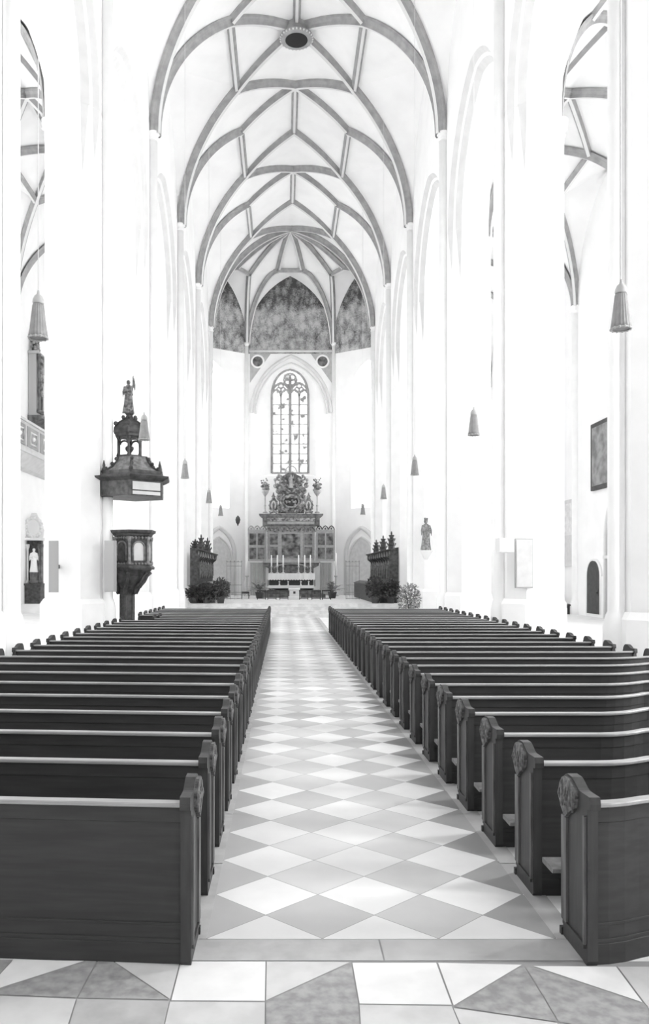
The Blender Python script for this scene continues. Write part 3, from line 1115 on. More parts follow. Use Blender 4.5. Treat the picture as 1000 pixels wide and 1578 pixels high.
PL = {1: 5.90 - 1.70, -1: 4.60 - .52}
for side in (-1, 1):
    sname = 'left' if side < 0 else 'right'
    proto = {}
    for k in range(NROW):
        ln = PL[side]
        if side < 0 and k in (19, 20):
            ln = 3.30
        key = (k if (side > 0 and k < 11) else -1 if k > 0 else 0, round(ln, 2))
        if key in proto:
            r = copy_tree(proto[key])
            r.location = (r.location.x, Y0 + PITCH * k, 0)
        else:
            r = pew(side, k, ln)
            proto[key] = r
        where = 'nearest the viewer' if k == 0 else 'row counted from the viewer'
        lab = ('dark wooden pew of the %s block, front-most row, its whole back in view' % sname if k == 0 else
               'dark wooden pew of the %s block, last row before the choir steps' % sname if k == NROW - 1 else
               'dark wooden pew with pale top rail, %s block, %s row from the viewer' % (sname, ORD[k]))
        tag(r, lab, 'pew', 'pews of the %s block' % sname)

# ------------------------------------------------------------------ statues


def figure(mb, c, H, crown=False, arm='fold', rot=0.0, fold=.10, wings=False):
    """robed standing figure, one body: robe, torso, arms, hands, neck, head"""
    q = MB()
    k = H / 1.75
    fld = lambda t, z: 1 + fold * math.sin(7 * t + z * 2.2 / k) * max(0, min(1, (1.1 * k - z) / (.9 * k))) + .05 * math.sin(13 * t)
    q.lathe([(.30 * k, 0), (.29 * k, .08 * k), (.25 * k, .4 * k), (.22 * k, .75 * k), (.21 * k, .95 * k), (.185 * k, 1.1 * k), (.20 * k, 1.28 * k), (.19 * k, 1.40 * k), (.11 * k, 1.48 * k), (.058 * k, 1.50 * k), (.055 * k, 1.56 * k)],
            (0, 0, 0), 28, fold=fld, sy=.74)
    q.ball((0, -.01 * k, 1.63 * k), .105 * k, n=14, sx=.86, sy=.98, sz=1.2)
    q.ball((0, -.115 * k, 1.615 * k), .022 * k, n=6, sz=1.6)
    q.ball((0, .035 * k, 1.64 * k), .115 * k, n=12, sx=.98, sz=1.15)
    for sg in (-1, 1):
        sh = Vector((sg * .185 * k, 0, 1.40 * k))
        if arm == 'fold' or (arm == 'raise' and sg < 0):
            el = Vector((sg * .27 * k, -.05 * k, 1.12 * k)); ha = Vector((sg * .07 * k, -.23 * k, 1.16 * k))
        elif arm == 'raise':
            el = Vector((sg * .30 * k, -.06 * k, 1.50 * k)); ha = Vector((sg * .26 * k, -.12 * k, 1.80 * k))
        else:
            el = Vector((sg * .29 * k, 0, 1.12 * k)); ha = Vector((sg * .30 * k, -.2 * k, .95 * k))
        q.tube([sh, sh.lerp(el, .5), el], [.075 * k, .068 * k, .06 * k], 8)
        q.tube([el, el.lerp(ha, .5), ha], [.062 * k, .055 * k, .038 * k], 8)
        q.ball(ha, .048 * k, n=8, sz=1.3)
        q.tube([el + Vector((0, 0, .02 * k)), el + Vector((sg * .03 * k, 0, -.30 * k))], [.07 * k, .02 * k], 6)
    # mantle folds crossing the front
    for i in range(4):
        z = (1.0 - .17 * i) * k
        q.tube([(-.20 * k, -.10 * k, z + .16 * k), (0, -.19 * k, z), (.17 * k, -.12 * k, z - .10 * k)], [.02 * k, .035 * k, .02 * k], 6)
    if crown:
        q.lathe([(.10 * k, 1.71 * k), (.115 * k, 1.80 * k), (.13 * k, 1.86 * k), (.09 * k, 1.80 * k)], (0, 0, 0), 12)
    cs, sn = math.cos(rot), math.sin(rot)
    for p in q.v:
        x, y = p.x, p.y
        p.x, p.y = c[0] + x * cs - y * sn, c[1] + x * sn + y * cs
        p.z += c[2]
    mb.mesh(q.v, q.f, 0, True)


# crowned statue on the right pier
Yst = 37.2 * S - 1.15
p = W(656.5, 848, Yst)
root = thing('statue', 'crowned grey stone figure on a bracket of the right pier', 'statue', p)
b = MB(); figure(b, p, 1.50, True, 'fold', .25)
remeshed(b, 'figure', 'statue', root, .022)
b = MB(); b.lathe([(.08, -.45), (.2, -.2), (.32, -.06), (.36, -.02), (.36, 0)], p, 10); b.box(p.x - .1, p.x + .1, p.y, p.y + .38, p.z - .35, p.z - .02)
b.build('bracket', 'plaster', root)

# ------------------------------------------------------------------ pendant lamps


def lamp(loc, label):
    x, y, z = loc                            # z = lower rim
    root = thing('pendant_lamp', label, 'lamp', loc, 'pleated pendant lamps')
    b = MB()
    pl = lambda t, zz: 1 + .045 * math.sin(18 * t)
    b.lathe([(.145, .02), (.132, .10), (.108, .30), (.086, .50), (.075, .53)], loc, 72, fold=pl)
    b.build('lamp_shade', 'lamp', root)
    b = MB()
    for i in range(12):
        t = 2 * PI * i / 12
        b.ball((x + .142 * math.cos(t), y + .142 * math.sin(t), z + .012), .022, n=6)
    b.tube([(x + .142 * math.cos(2 * PI * i / 24), y + .142 * math.sin(2 * PI * i / 24), z + .012) for i in range(24)], .012, 6, closed=True)
    b.build('rim', 'lampcap', root)
    b = MB(); b.lathe([(.08, .53), (.088, .55), (.082, .60), (.06, .65), (.025, .68), (.012, .74)], loc, 16)
    b.build('cap', 'lampcap', root)
    zt = EYE + S * (16.4 + math.sqrt(max(0, RR ** 2 - (min(5.3, abs(x / S - AX)) + cc_) ** 2)))
    b = MB(); b.tube([(x, y, z + .74), (x, y, zt)], .007, 5)
    b.build('cord', 'cord', root)


LR = ['pleated pendant lamp in front of the shaft at the right photo edge', 'pleated pendant lamp before the right pier near the loudspeaker, second on that side',
      'small pleated pendant lamp above the crowned statue', 'small pleated pendant lamp above the right choir stalls', 'tiny pendant lamp farthest away on the right, near the apse']
LLB = ['pleated pendant lamp beside the gallery at the left photo edge', 'pleated pendant lamp just right of the pulpit canopy', 'small pleated pendant lamp third from the viewer over the left pews',
       'small pleated pendant lamp above the left choir stalls', 'tiny pendant lamp farthest away on the left, near the apse']
for i, (px, py, Y) in enumerate(((957, 508, 11.7), (730, 671, 20.6), (639, 732, 28.8), (591, 769, 38), (559, 793, 47.8))):
    lamp(W(px, py, Y), LR[i])
for i, (px, py, Y) in enumerate(((59, 522, 12.15), (222, 678, 21.25), (285, 737, 29.7), (322, 775, 40), (340, 795, 48.9))):
    lamp(W(px, py, Y), LLB[i])

# ------------------------------------------------------------------ pulpit
YP = 23.45
mpx = YP / F


def hexr(c, R, z, a=0.0, n=6):
    return [(c[0] + R * math.sin(a + 2 * PI * i / n), c[1] - R * math.cos(a + 2 * PI * i / n), z) for i in range(n)]


def hexstack(mb, c, prof, a=0.0, m=0, n=6, cap=True):
    rings = [hexr(c, r, z, a, n) for r, z in prof]
    vs = [p for r in rings for p in r]
    fs = [(j * n + i, j * n + (i + 1) % n, (j + 1) * n + (i + 1) % n, (j + 1) * n + i) for j in range(len(rings) - 1) for i in range(n)]
    mb.mesh(vs, fs, m)
    if cap:
        mb.mesh(rings[0], [tuple(range(n))], m)
        mb.mesh(rings[-1], [tuple(range(n))], m)


def zp(py):
    return EYE + (CY - py) * mpx


pc = ((205 - CX) * mpx, YP)
root = thing('pulpit', 'dark carved wooden pulpit on a stem beside the left pier', 'pulpit', (pc[0], pc[1], 0))
b = MB()
sc_ = ((196 - CX) * mpx, YP)
hexstack(b, sc_, [(.32, 0), (.32, .12), (.22, .22), (.19, .5), (.19, 1.0), (.22, 1.15), (.20, 1.3), (.22, 1.6), (.28, 1.75)])
for i in range(6):
    t = 2 * PI * i / 6
    b.tube([(sc_[0] + .2 * math.sin(t), sc_[1] - .2 * math.cos(t), .25), (sc_[0] + .2 * math.sin(t), sc_[1] - .2 * math.cos(t), 1.6)], .035, 6)
b.build('stem', 'darkwood', root)
b = MB()
hexstack(b, (0, YP), [(.22, 1.6), (.26, 1.8), (.38, 1.95), (.46, 2.15), (.57, 2.3), (.60, 2.36)])
for i in range(6):
    t = 2 * PI * i / 6
    b.tube([(r * math.sin(t), pc[1] - r * math.cos(t), z) for r, z in ((.27, 1.62), (.33, 1.8), (.45, 1.98), (.5, 2.15), (.58, 2.25))], [.05, .07, .06, .05, .06], 6)
    b.ball((.36 * math.sin(t), pc[1] - .36 * math.cos(t), 1.85), .08, n=8)
b.warp(lambda p: (p.x + sc_[0] + (pc[0] - sc_[0]) * max(0, min(1, (p.z - 1.75) / .6)), p.y, p.z))
b.build('corbel', 'darkwood', root)
b = MB()
hexstack(b, pc, [(.66, 2.34), (.68, 2.40), (.62, 2.46), (.55, 2.48), (.55, 3.30), (.60, 3.33), (.62, 3.38), (.70, 3.42), (.72, 3.49), (.60, 3.49)])
b.build('parapet', 'darkwood', root)
for i in range(6):                                   # framed arch panel on each face, corner columns
    a0, a1 = 2 * PI * i / 6, 2 * PI * (i + 1) / 6
    am = (a0 + a1) / 2
    nrm = Vector((math.sin(am), -math.cos(am), 0)); tan = Vector((math.cos(am), math.sin(am), 0))
    cf = Vector((pc[0], pc[1], 0)) + nrm * (.55 * math.cos(PI / 6))
    arc = [(-.17, 2.60)] + [(u, 2.98 + z) for u, z in [(.17 * math.cos(PI - PI * j / 10), .17 * math.sin(PI - PI * j / 10)) for j in range(11)]] + [(.17, 2.60)]
    b = MB()
    f = [cf + tan * u + nrm * .012 + Vector((0, 0, z)) for u, z in arc]
    b.face(f)
    b.loft(f + f[:1], [p - nrm * .012 for p in f + f[:1]], 1, 0, False)
    b.build('arched_panel', 'lightwood' if i in (0, 1) else 'darkwood', root)  # right-facing panels coloured paler for gloss from the right
    b = MB()
    b.tube(f, .028, 6)
    for u in (-.2, -.1, 0, .1, .2):
        b.ball(cf + tan * u + nrm * .03 + Vector((0, 0, 3.26)), .045, n=6)
        b.ball(cf + tan * u + nrm * .03 + Vector((0, 0, 2.50)), .04, n=6)
    cp = Vector((pc[0] + .56 * math.sin(a0), pc[1] - .56 * math.cos(a0), 0))
    b.lathe([(.06, 2.48), (.06, 2.55), (.04, 2.6), (.035, 3.15), (.055, 3.2), (.065, 3.3)], cp, 8)
    b.build('panel_frame', 'oak', root)

cc = ((205 - CX) * mpx, YP)
root = thing('pulpit_canopy', 'dark hexagonal sounding board with lantern and statue above the pulpit', 'canopy', (cc[0], cc[1], zp(768)))
ca = .12
b = MB()
hexstack(b, cc, [(1.00, zp(768)), (1.00, zp(745)), (1.04, zp(744)), (1.20, zp(740)), (1.22, zp(737.5)), (1.05, zp(736)), (.98, zp(733)), (.98, zp(729))], ca)
b.build('sounding_board', 'darkwood', root)
for i in range(6):
    a0, a1 = ca + 2 * PI * i / 6, ca + 2 * PI * (i + 1) / 6
    p0 = Vector((cc[0] + .995 * math.sin(a0), cc[1] - .995 * math.cos(a0), 0)); p1 = Vector((cc[0] + .995 * math.sin(a1), cc[1] - .995 * math.cos(a1), 0))
    n = Vector((math.sin((a0 + a1) / 2), -math.cos((a0 + a1) / 2), 0))
    b = MB()
    for z0_, z1_ in ((zp(759), zp(747)), (zp(766), zp(761))):
        qd = [p0.lerp(p1, .06) + Vector((0, 0, z0_)), p0.lerp(p1, .94) + Vector((0, 0, z0_)), p0.lerp(p1, .94) + Vector((0, 0, z1_)), p0.lerp(p1, .06) + Vector((0, 0, z1_))]
        b.face([q + n * .012 for q in qd]); b.loft([q + n * .012 for q in qd + qd[:1]], [q - n * .01 for q in qd + qd[:1]], 1, 0, False)
    b.build('rim_panel', 'lightwood' if i == 0 else 'darkwood', root)  # right-hand rim panel paler, light from the right put into its colour
b = MB()
prof = [(.98, zp(731)), (.86, zp(729)), (.66, zp(722)), (.52, zp(714)), (.46, zp(706)), (.48, zp(705))]
hexstack(b, cc, prof, ca)
b.build('roof', 'oak', root)
for i in range(6):
    t = ca + 2 * PI * i / 6
    b = MB()
    b.tube([(cc[0] + r * 1.02 * math.sin(t), cc[1] - r * 1.02 * math.cos(t), z) for r, z in prof[:5]], .035, 6)
    for r, z in ((.82, zp(727)), (.62, zp(719)), (.5, zp(711))):
        b.ball((cc[0] + (r + .04) * math.sin(t), cc[1] - (r + .04) * math.cos(t), z + .03), .06, n=6)
    pt = (cc[0] + .92 * math.sin(t), cc[1] - .92 * math.cos(t), zp(730))
    b.lathe([(.06, 0), (.07, .06), (.03, .12), (.045, .17), (.012, .32)], pt, 8)
    b.build('roof_crocket', 'darkwood', root)
lc = ((199.5 - CX) * mpx, YP)
b = MB()
hexstack(b, lc, [(.40, zp(707)), (.42, zp(705)), (.42, zp(703))], ca)
hexstack(b, lc, [(.40, zp(675)), (.46, zp(674)), (.46, zp(671)), (.40, zp(670))], ca)
for i in range(6):
    t = ca + 2 * PI * i / 6
    c0 = (lc[0] + .36 * math.sin(t), lc[1] - .36 * math.cos(t), 0)
    b.lathe([(.055, zp(704)), (.05, zp(702)), (.032, zp(700)), (.032, zp(680)), (.055, zp(677)), (.055, zp(674))], c0, 8)
    t2 = ca + 2 * PI * (i + 1) / 6
    p0, p1 = Vector(c0), Vector((lc[0] + .36 * math.sin(t2), lc[1] - .36 * math.cos(t2), 0))
    arcp = [p0.lerp(p1, .5 + .42 * math.cos(PI - PI * j / 8)) + Vector((0, 0, zp(684) + .13 * math.sin(PI * j / 8))) for j in range(9)]
    b.tube(arcp, .03, 6)
b.build('lantern', 'darkwood', root)
b = MB()
b.lathe([(.03, zp(704)), (.05, zp(702)), (.03, zp(699)), (.10, zp(695)), (.13, zp(692)), (.12, zp(689)), (.05, zp(687)), (.02, zp(685))], (lc[0], lc[1], 0), 10)
b.build('urn', 'darkwood', root)
b = MB()
prof = [(.44, zp(671)), (.47, zp(668)), (.46, zp(662)), (.38, zp(655)), (.24, zp(650)), (.14, zp(646)), (.10, zp(640)), (.14, zp(638)), (.13, zp(636))]
hexstack(b, lc, prof, ca)
for i in range(6):
    t = ca + 2 * PI * i / 6
    b.tube([(lc[0] + r * 1.03 * math.sin(t), lc[1] - r * 1.03 * math.cos(t), z) for r, z in prof[:6]], .03, 6)
    b.ball((lc[0] + .44 * math.sin(t), lc[1] - .44 * math.cos(t), zp(655)), .07, n=6)
    b.ball((lc[0] + .2 * math.sin(t), lc[1] - .2 * math.cos(t), zp(644)), .06, n=6)
b.build('dome', 'darkwood', root)
b = MB()
sp_ = (lc[0] - .03, lc[1], zp(637))
figure(b, sp_, .98, False, 'raise', .3, .14)
b.tube([(sp_[0] + .14, sp_[1] - .08, sp_[2] + .5), (sp_[0] + .15, sp_[1] - .07, sp_[2] + 1.1)], .018, 6)
remeshed(b, 'statue_figure', 'statdark', root, .016)

# ------------------------------------------------------------------ choir stalls


def stall(side, label):
    xb = 6.06 if side > 0 else -4.96
    ya, yb = 41.95, 54.2
    sg = -1 if side > 0 else 1                       # towards the middle
    root = thing('choir_stall', label, 'choir stall', (xb, (ya + yb) / 2, ZC))

    def bx(mb, d0, d1, y0, y1, z0, z1, m=0):
        a, c = xb + sg * d0, xb + sg * d1
        mb.box(min(a, c), max(a, c), y0, y1, z0, z1, m)
    zt = 3.55
    n = 11
    b = MB()
    bx(b, 0, .10, ya, yb, ZC, zt - .3)
    b.build('back_panel', 'darkwood', root)
    for i in range(n):
        y0 = ya + (yb - ya) * i / n; y1 = ya + (yb - ya) * (i + 1) / n
        b = MB()
        yc, hw = (y0 + y1) / 2, (y1 - y0) / 2 - .1
        x = xb + sg * .13
        pts = [(x, yc - hw, 2.1)] + [(x, yc + u, 2.75 + z) for u, z in pointed(hw, hw * .95, 6)] + [(x, yc + hw, 2.1)]
        b.tube(pts, .035, 6)
        b.lathe([(.06, 1.95), (.045, 2.05), (.045, 2.7), (.07, 2.8), (.07, 2.95)], (xb + sg * .17, y0 + .04, 0), 8)
        b.build('back_arcade', 'oak', root)
        b = MB()
        bx(b, .10, .55, y0 + .06, y1 - .06, 1.08, 1.14)
        bx(b, .10, .62, y0 - .02, y0 + .05, ZC, 1.62)
        b.build('seat', 'darkwood', root)
    b = MB()
    a0, c0 = xb, xb + sg * .42
    prof = [(0, zt - .55), (.16, zt - .55), (.22, zt - .45), (.34, zt - .40), (.36, zt - .08), (.46, zt - .04), (.48, zt), (0, zt + .08)]
    b.prism([(xb + sg * d, z) for d, z in prof], 'y', ya - .05, yb + .05)
    b.build('canopy', 'darkwood', root)
    for i in range(n):
        y0 = ya + (yb - ya) * i / n; y1 = ya + (yb - ya) * (i + 1) / n
        b = MB()
        bx(b, .35, .385, y0 + .12, y1 - .12, zt - .36, zt - .12)
        b.build('frieze_panel', 'oak' if side < 0 else 'retdark', root)
        b = MB()
        b.tube([(xb + sg * d, y0, z) for d, z in ((.12, zt - .75), (.2, zt - .55), (.36, zt - .42), (.42, zt - .1))], .05, 6)
        b.build('bracket', 'darkwood', root)
    b = MB()
    bx(b, 0, 1.0, ya - .06, ya, ZC, 1.55); bx(b, 0, .5, ya - .06, ya, 1.55, zt - .3)
    b.build('end_panel', 'darkwood', root)
    b = MB()
    b.prism([(xb + sg * .98, ZC), (xb + sg * 1.30, ZC), (xb + sg * 1.30, 1.60), (xb + sg * 1.36, 1.62), (xb + sg * 1.34, 1.66), (xb + sg * .92, 1.80), (xb + sg * .92, 1.75), (xb + sg * .98, 1.70)], 'y', ya + .3, yb - .4)
    b.build('desk', 'oak' if side < 0 else 'darkwood', root)
    ys = (42.6, 45.6, 49.4) if side < 0 else (43.2, 46.8, 50.3)
    for j, y in enumerate(ys):
        b = MB()
        c = (xb + sg * .2, y)
        h = (.55, .95, .95)[j] if side < 0 else (1.0, .95, .85)[j]
        for z0_, r, hh in ((0, .21, .24), (.30, .18, .20), (.56, .11, .12)):
            hexstack(b, c, [(r, zt + z0_ * h), (r, zt + (z0_ + hh * .8) * h), (r * 1.3, zt + (z0_ + hh) * h), (r * 1.3, zt + (z0_ + hh + .04) * h), (r * .8, zt + (z0_ + hh + .06) * h)], .4, 0, 4)
            for q in range(4):
                t = .4 + PI / 2 * q
                b.ball((c[0] + r * 1.2 * math.sin(t), c[1] - r * 1.2 * math.cos(t), zt + (z0_ + hh + .08) * h), .04, n=6)
        b.lathe([(.07, zt + .70 * h), (.09, zt + .76 * h), (.03, zt + .82 * h), (.05, zt + .88 * h), (.015, zt + 1.0 * h)], (c[0], c[1], 0), 8)
        b.build('pinnacle', 'darkwood', root)


stall(-1, 'dark carved choir stalls along the left side of the choir')
stall(1, 'very dark carved choir stalls along the right side of the choir')

# ------------------------------------------------------------------ high altar
YR = 56.3


def R_(px, py, k=0.0):
    return Vector(((px - CX) / F * YR, YR - k, EYE + (CY - py) / F * YR))


def rbox(mb, x0, x1, y0, y1, k0, k1, m=0):
    a, c = R_(x0, y1), R_(x1, y0)
    mb.box(a.x, c.x, YR - k1, YR - k0, a.z, c.z, m)


AC = 448.5
root = thing('retable', 'tall carved and gilded winged altarpiece below the east window', 'altarpiece', (R_(AC, 0).x, YR, ZC))
b = MB(); b.mi('retdark'); b.mi('gild2')
rbox(b, 414, 483, 866, 921, -.3, .35, 0)
pr = [(.0, 884), (13, 882), (26, 872), (30, 868), (40, 866), (44, 866)]
for sg in (-1, 1):
    poly = [(R_(AC + sg * x, 0).x, R_(0, y).z) for x, y in ((20, 884), (30, 884), (34, 876), (42, 872), (43, 867), (20, 867))]
    b.prism(poly, 'y', YR - .45, YR - .1, 0)
arcp = [(R_(AC + 26 * math.cos(PI - PI * j / 12), 0).x, R_(0, 876 - 7 * math.sin(PI * j / 12)).z) for j in range(13)]
b.tube([(x, YR - .40, z) for x, z in arcp], .06, 6, 1)
rbox(b, 405, 493, 864.5, 867.5, -.2, .5, 1)
b.build('predella', None, root)
b = MB(); b.mi('gild2'); b.mi('retdark')
rbox(b, 411, 486, 812, 865, -.3, .25, 0)
rbox(b, 411, 486, 811, 813.5, .25, .36, 0)
rbox(b, 411, 486, 862, 865, .25, .36, 0)
for x in (412, 430.5, 432, 464, 466, 484):
    rbox(b, x - .9, x + .9, 813, 863, .25, .34, 0)
b.build('shrine_frame', None, root)
for (x0, x1, y0, y1, nm) in ((434, 462.5, 823, 860, 'painting'), (416, 428, 823, 839.5, 'painting'), (416, 428, 843, 860, 'painting'), (469, 481, 823, 839.5, 'painting'), (469, 481, 843, 860, 'painting')):
    f = MB(); rbox(f, x0 - 1.2, x1 + 1.2, y0 - 1.2, y1 + 1.2, .24, .31); fo = f.build('picture_frame', 'gild2', root)
    q = MB(); rbox(q, x0, x1, y0, y1, .30, .32); q.build(nm, 'paint' if x1 - x0 < 20 else 'centre', fo)
b = MB()
for j in range(6):                                    # cresting of little arches over the shrine
    x = 417.5 + 12.4 * j
    c = R_(x, 819.5)
    b.tube([(c.x + u, YR - .33, c.z + z) for u, z in pointed(.26, .34, 6)], .05, 6)
    b.ball((c.x, YR - .3, c.z + .12), .09, n=8)
    b.ball((c.x + .28, YR - .33, c.z + .02), .07, n=6)
b.build('arch_cresting', 'gild', root)
for sg in (-1, 1):
    x0, x1 = (382, 410) if sg < 0 else (487, 516)
    b = MB()
    rbox(b, x0, x1, 816, 864.5, -.05, .12)
    w = b.build('wing', 'gild2', root)
    xm = (x0 + x1) / 2
    for xa, xb_ in ((x0 + 2.5, xm - 1.2), (xm + 1.2, x1 - 2.5)):
        for ya, yb in ((822, 840), (844, 861.5)):
            q = MB(); rbox(q, xa, xb_, ya, yb, .11, .14); q.build('painted_panel', 'paint', w)
    q = MB()
    for j in range(3):
        c = R_(x0 + 5 + 9.3 * j, 817)
        q.tube([(c.x + u, YR - .08, c.z + z) for u, z in pointed(.2, .30, 6)], .045, 6)
        q.ball((c.x, YR - .08, c.z + .12), .08, n=6)
    q.build('wing_cresting', 'gild2' if sg < 0 else 'retdark', w)
b = MB(); b.mi('retdark'); b.mi('gild'); b.mi('gild2')
prof = [(405, 811), (405, 799), (402, 797), (399.5, 794.5), (399.5, 792.5), (497.5, 792.5), (497.5, 794.5), (495, 797), (492, 799), (492, 811)]
b.prism([(R_(x, y).x, R_(x, y).z) for x, y in prof], 'y', YR - .55, YR + .3, 0)
rbox(b, 412, 485, 799, 804, .55, .60, 1)
rbox(b, 412, 484, 804.6, 808.5, .55, .62, 2)
for x in (408, 489):
    rbox(b, x - 3, x + 3, 799, 811, .5, .66, 0)
b.build('entablature', None, root)
b = MB()                                              # pediment body
sil = [(-20, 791), (-20, 783), (-19, 778), (-18, 770), (-20, 762), (-23, 757), (-22, 752), (-17, 751), (-18, 742), (-15, 735), (-9, 732), (-4, 729), (4, 729), (9, 732), (15, 735), (18, 742), (17, 751), (22, 752), (23, 757), (20, 762), (18, 770), (19, 778), (20, 783), (20, 791)]
b.prism([(R_(AC + x, y).x, R_(AC + x, y).z) for x, y in sil], 'y', YR - .22, YR + .1)
b.build('pediment', 'retdark', root)
b = MB()                                              # scrolls and foliage over it


def spiral(px, py, r, turns, sg, ph=0.0, th=.07, k=.28):
    c = R_(px, py, k)
    pts, rs = [], []
    n = 18
    for i in range(n):
        t = i / (n - 1)
        a = ph + sg * turns * 2 * PI * t
        rad = r * mR * (1 - .8 * t)
        pts.append((c.x + rad * math.cos(a), c.y, c.z + rad * math.sin(a))); rs.append(th * (1 - .5 * t))
    b.tube(pts, rs, 6)


mR = YR / F
rnd = random.Random(11)
for sg in (-1, 1):
    spiral(AC + sg * 14, 784, 5.5, 1.4, sg, 0, .10)
    spiral(AC + sg * 8, 788, 3.5, 1.2, -sg, 1, .08)
    spiral(AC + sg * 20, 757, 4.5, 1.4, sg, 2, .09)
    spiral(AC + sg * 17, 768, 5, 1.3, -sg, 1, .09)
    spiral(AC + sg * 14, 745, 5, 1.4, sg, 0, .09)
    spiral(AC + sg * 18, 738, 4, 1.2, -sg, 2, .07)
    spiral(AC + sg * 7, 752, 5, 1.2, sg, 3, .09)
    spiral(AC + sg * 24, 749, 4, 1.2, sg, 1, .07)
    b.tube([R_(AC + sg * 18, 751, .3), R_(AC + sg * 9, 755, .35), R_(AC, 759, .35)], [.12, .10, .08], 6)
    b.tube([R_(AC + sg * 12, 790, .3), R_(AC + sg * 17, 772, .35), R_(AC + sg * 10, 762, .3)], [.12, .1, .07], 6)
for i in range(46):
    a = rnd.random() * 2 * PI
    x, y = rnd.uniform(-20, 20), rnd.uniform(733, 790)
    if abs(x) < 11 and 762 < y < 783:
        continue
    c = R_(AC + x, y, .25)
    b.ball(c, rnd.uniform(.07, .15), n=6, sy=.6)
b.build('scroll_carving', 'gild', root)
b = MB(); c = R_(AC, 773, .2)
b.prism([(c.x + 12 * mR * math.cos(2 * PI * k / 24), c.z + 9 * mR * math.sin(2 * PI * k / 24)) for k in range(24)], 'y', YR - .30, YR - .2)
ov = b.build('oval_relief', 'oval', root)
b = MB(); b.tube([(c.x + 12.5 * mR * math.cos(2 * PI * k / 24), YR - .28, c.z + 9.5 * mR * math.sin(2 * PI * k / 24)) for k in range(24)], .09, 6, closed=True)
b.tube([(c.x - .4, YR - .32, c.z + .25), (c.x, YR - .36, c.z + .32), (c.x + .4, YR - .32, c.z + .25)], .09, 6)
for i in range(9):
    b.ball((c.x + rnd.uniform(-.4, .4), YR - .3, c.z + rnd.uniform(-.3, .1)), rnd.uniform(.06, .12), n=6)
b.build('relief_figures', 'gild', ov)
b = MB(); c = R_(AC, 742, .22)                         # seated figure with cloud of rays in the upper field
figure(b, (c.x, c.y - .1, R_(AC, 753).z), .95, False, 'raise', 0, .12)
remeshed(b, 'crowning_figure', 'gild2', root, .03)
b = MB(); c = R_(AC, 731, .1)
b.tube([(c.x + 9.5 * mR * math.cos(PI - PI * j / 16), YR - .1, c.z + (1 + 11.5 * math.sin(PI * j / 16)) * mR) for j in range(17)], .045, 6)
b.tube([(c.x, YR - .1, c.z), (c.x, YR - .1, c.z + 12.5 * mR)], .035, 6)
b.build('crowning_hoop', 'gild2', root)
for sg in (-1, 1):
    c = R_(AC + sg * 27, 779, .25)
    b = MB()
    b.tube([(c.x + 5.5 * mR * math.cos(2 * PI * k / 20), c.y, c.z + 8.5 * mR * math.sin(2 * PI * k / 20)) for k in range(20)], .065, 6, closed=True)
    b.lathe([(.14, 0), (.10, .14), (.16, .2), (.07, .32), (.03, .5)], (c.x, c.y, c.z + 8.5 * mR), 8)
    b.tube([R_(AC + sg * 21, 790, .25), R_(AC + sg * 27, 788, .28), R_(AC + sg * 33, 790, .25)], .11, 6)
    for k in range(10):
        a = 2 * PI * k / 10
        b.ball((c.x + 6.6 * mR * math.cos(a), c.y, c.z + 9.5 * mR * math.sin(a)), .07, n=6)
    me_ = b.build('medallion_frame', 'gild', root)
    q = MB(); q.prism([(c.x + 5.2 * mR * math.cos(2 * PI * k / 20), c.z + 8.2 * mR * math.sin(2 * PI * k / 20)) for k in range(20)], 'y', c.y + .02, c.y + .06)
    q.build('medallion_field', 'white', me_)
    q = MB(); figure(q, (c.x, c.y - .04, c.z - .30), .52, False, 'fold', 0)
    remeshed(q, 'medallion_figure', 'retdark', me_, .022)
    vc = R_(AC + sg * 40, 791, .25)
    v = MB(); v.lathe([(.16, 0), (.18, .06), (.06, .14), (.05, .45), (.09, .5), (.04, .6), (.04, 1.15), (.1, 1.25), (.24, 1.45), (.28, 1.62), (.22, 1.62)], vc, 10)
    vo = v.build('vase', 'gild2', root)
    q = MB(); q.ball((vc.x, vc.y, vc.z + 1.85), .24, n=8, sy=.6, sz=1.6)
    for k in range(26):
        a, e = rnd.random() * 2 * PI, rnd.random()
        q.ball((vc.x + .30 * math.cos(a) * math.sqrt(rnd.random()), vc.y + .15 * math.sin(a), vc.z + 1.6 + .85 * e), .085 * (1.1 - .5 * e), n=6)
    q.build('carved_bouquet', 'gild', vo)
    q = MB(); q.ball(R_(AC + sg * 24.5, 740, .2), .12, n=8); q.tube([R_(AC + sg * 23, 752, .2), R_(AC + sg * 24.5, 742, .2)], .05, 6)
    q.build('finial', 'gild2', root)

# curtain hangings under the wings
for sg in (-1, 1):
    x0, x1 = (385, 409) if sg < 0 else (493, 511)
    a, c = R_(x0, 915), R_(x1, 867)
    b = MB()
    n = 48
    fr = [(a.x + (c.x - a.x) * i / n, YR + .1 - .09 * math.sin(i * 1.30)) for i in range(n + 1)]
    b.loft([(x, y, ZC + .02) for x, y in fr], [(x, y, c.z) for x, y in fr], 1)
    b.loft([(x, y + .02, ZC + .02) for x, y in fr], [(x, y + .02, c.z) for x, y in fr], 1)
    tag(b.build('curtain', 'lightwood'), 'pleated grey hanging under the %s wing of the altarpiece' % ('left' if sg < 0 else 'right'), 'curtain', 'hangings beside the altar')

# altar table
YA = 52.6


def Q(px, py):
    return Vector(((px - CX) / F * YA, YA, EYE + (CY - py) / F * YA))


def qbox(mb, x0, x1, y0, y1, f0, f1, m=0):
    a, c = Q(x0, y1), Q(x1, y0)
    mb.box(a.x, c.x, YA + f0, YA + f1, a.z, c.z, m)


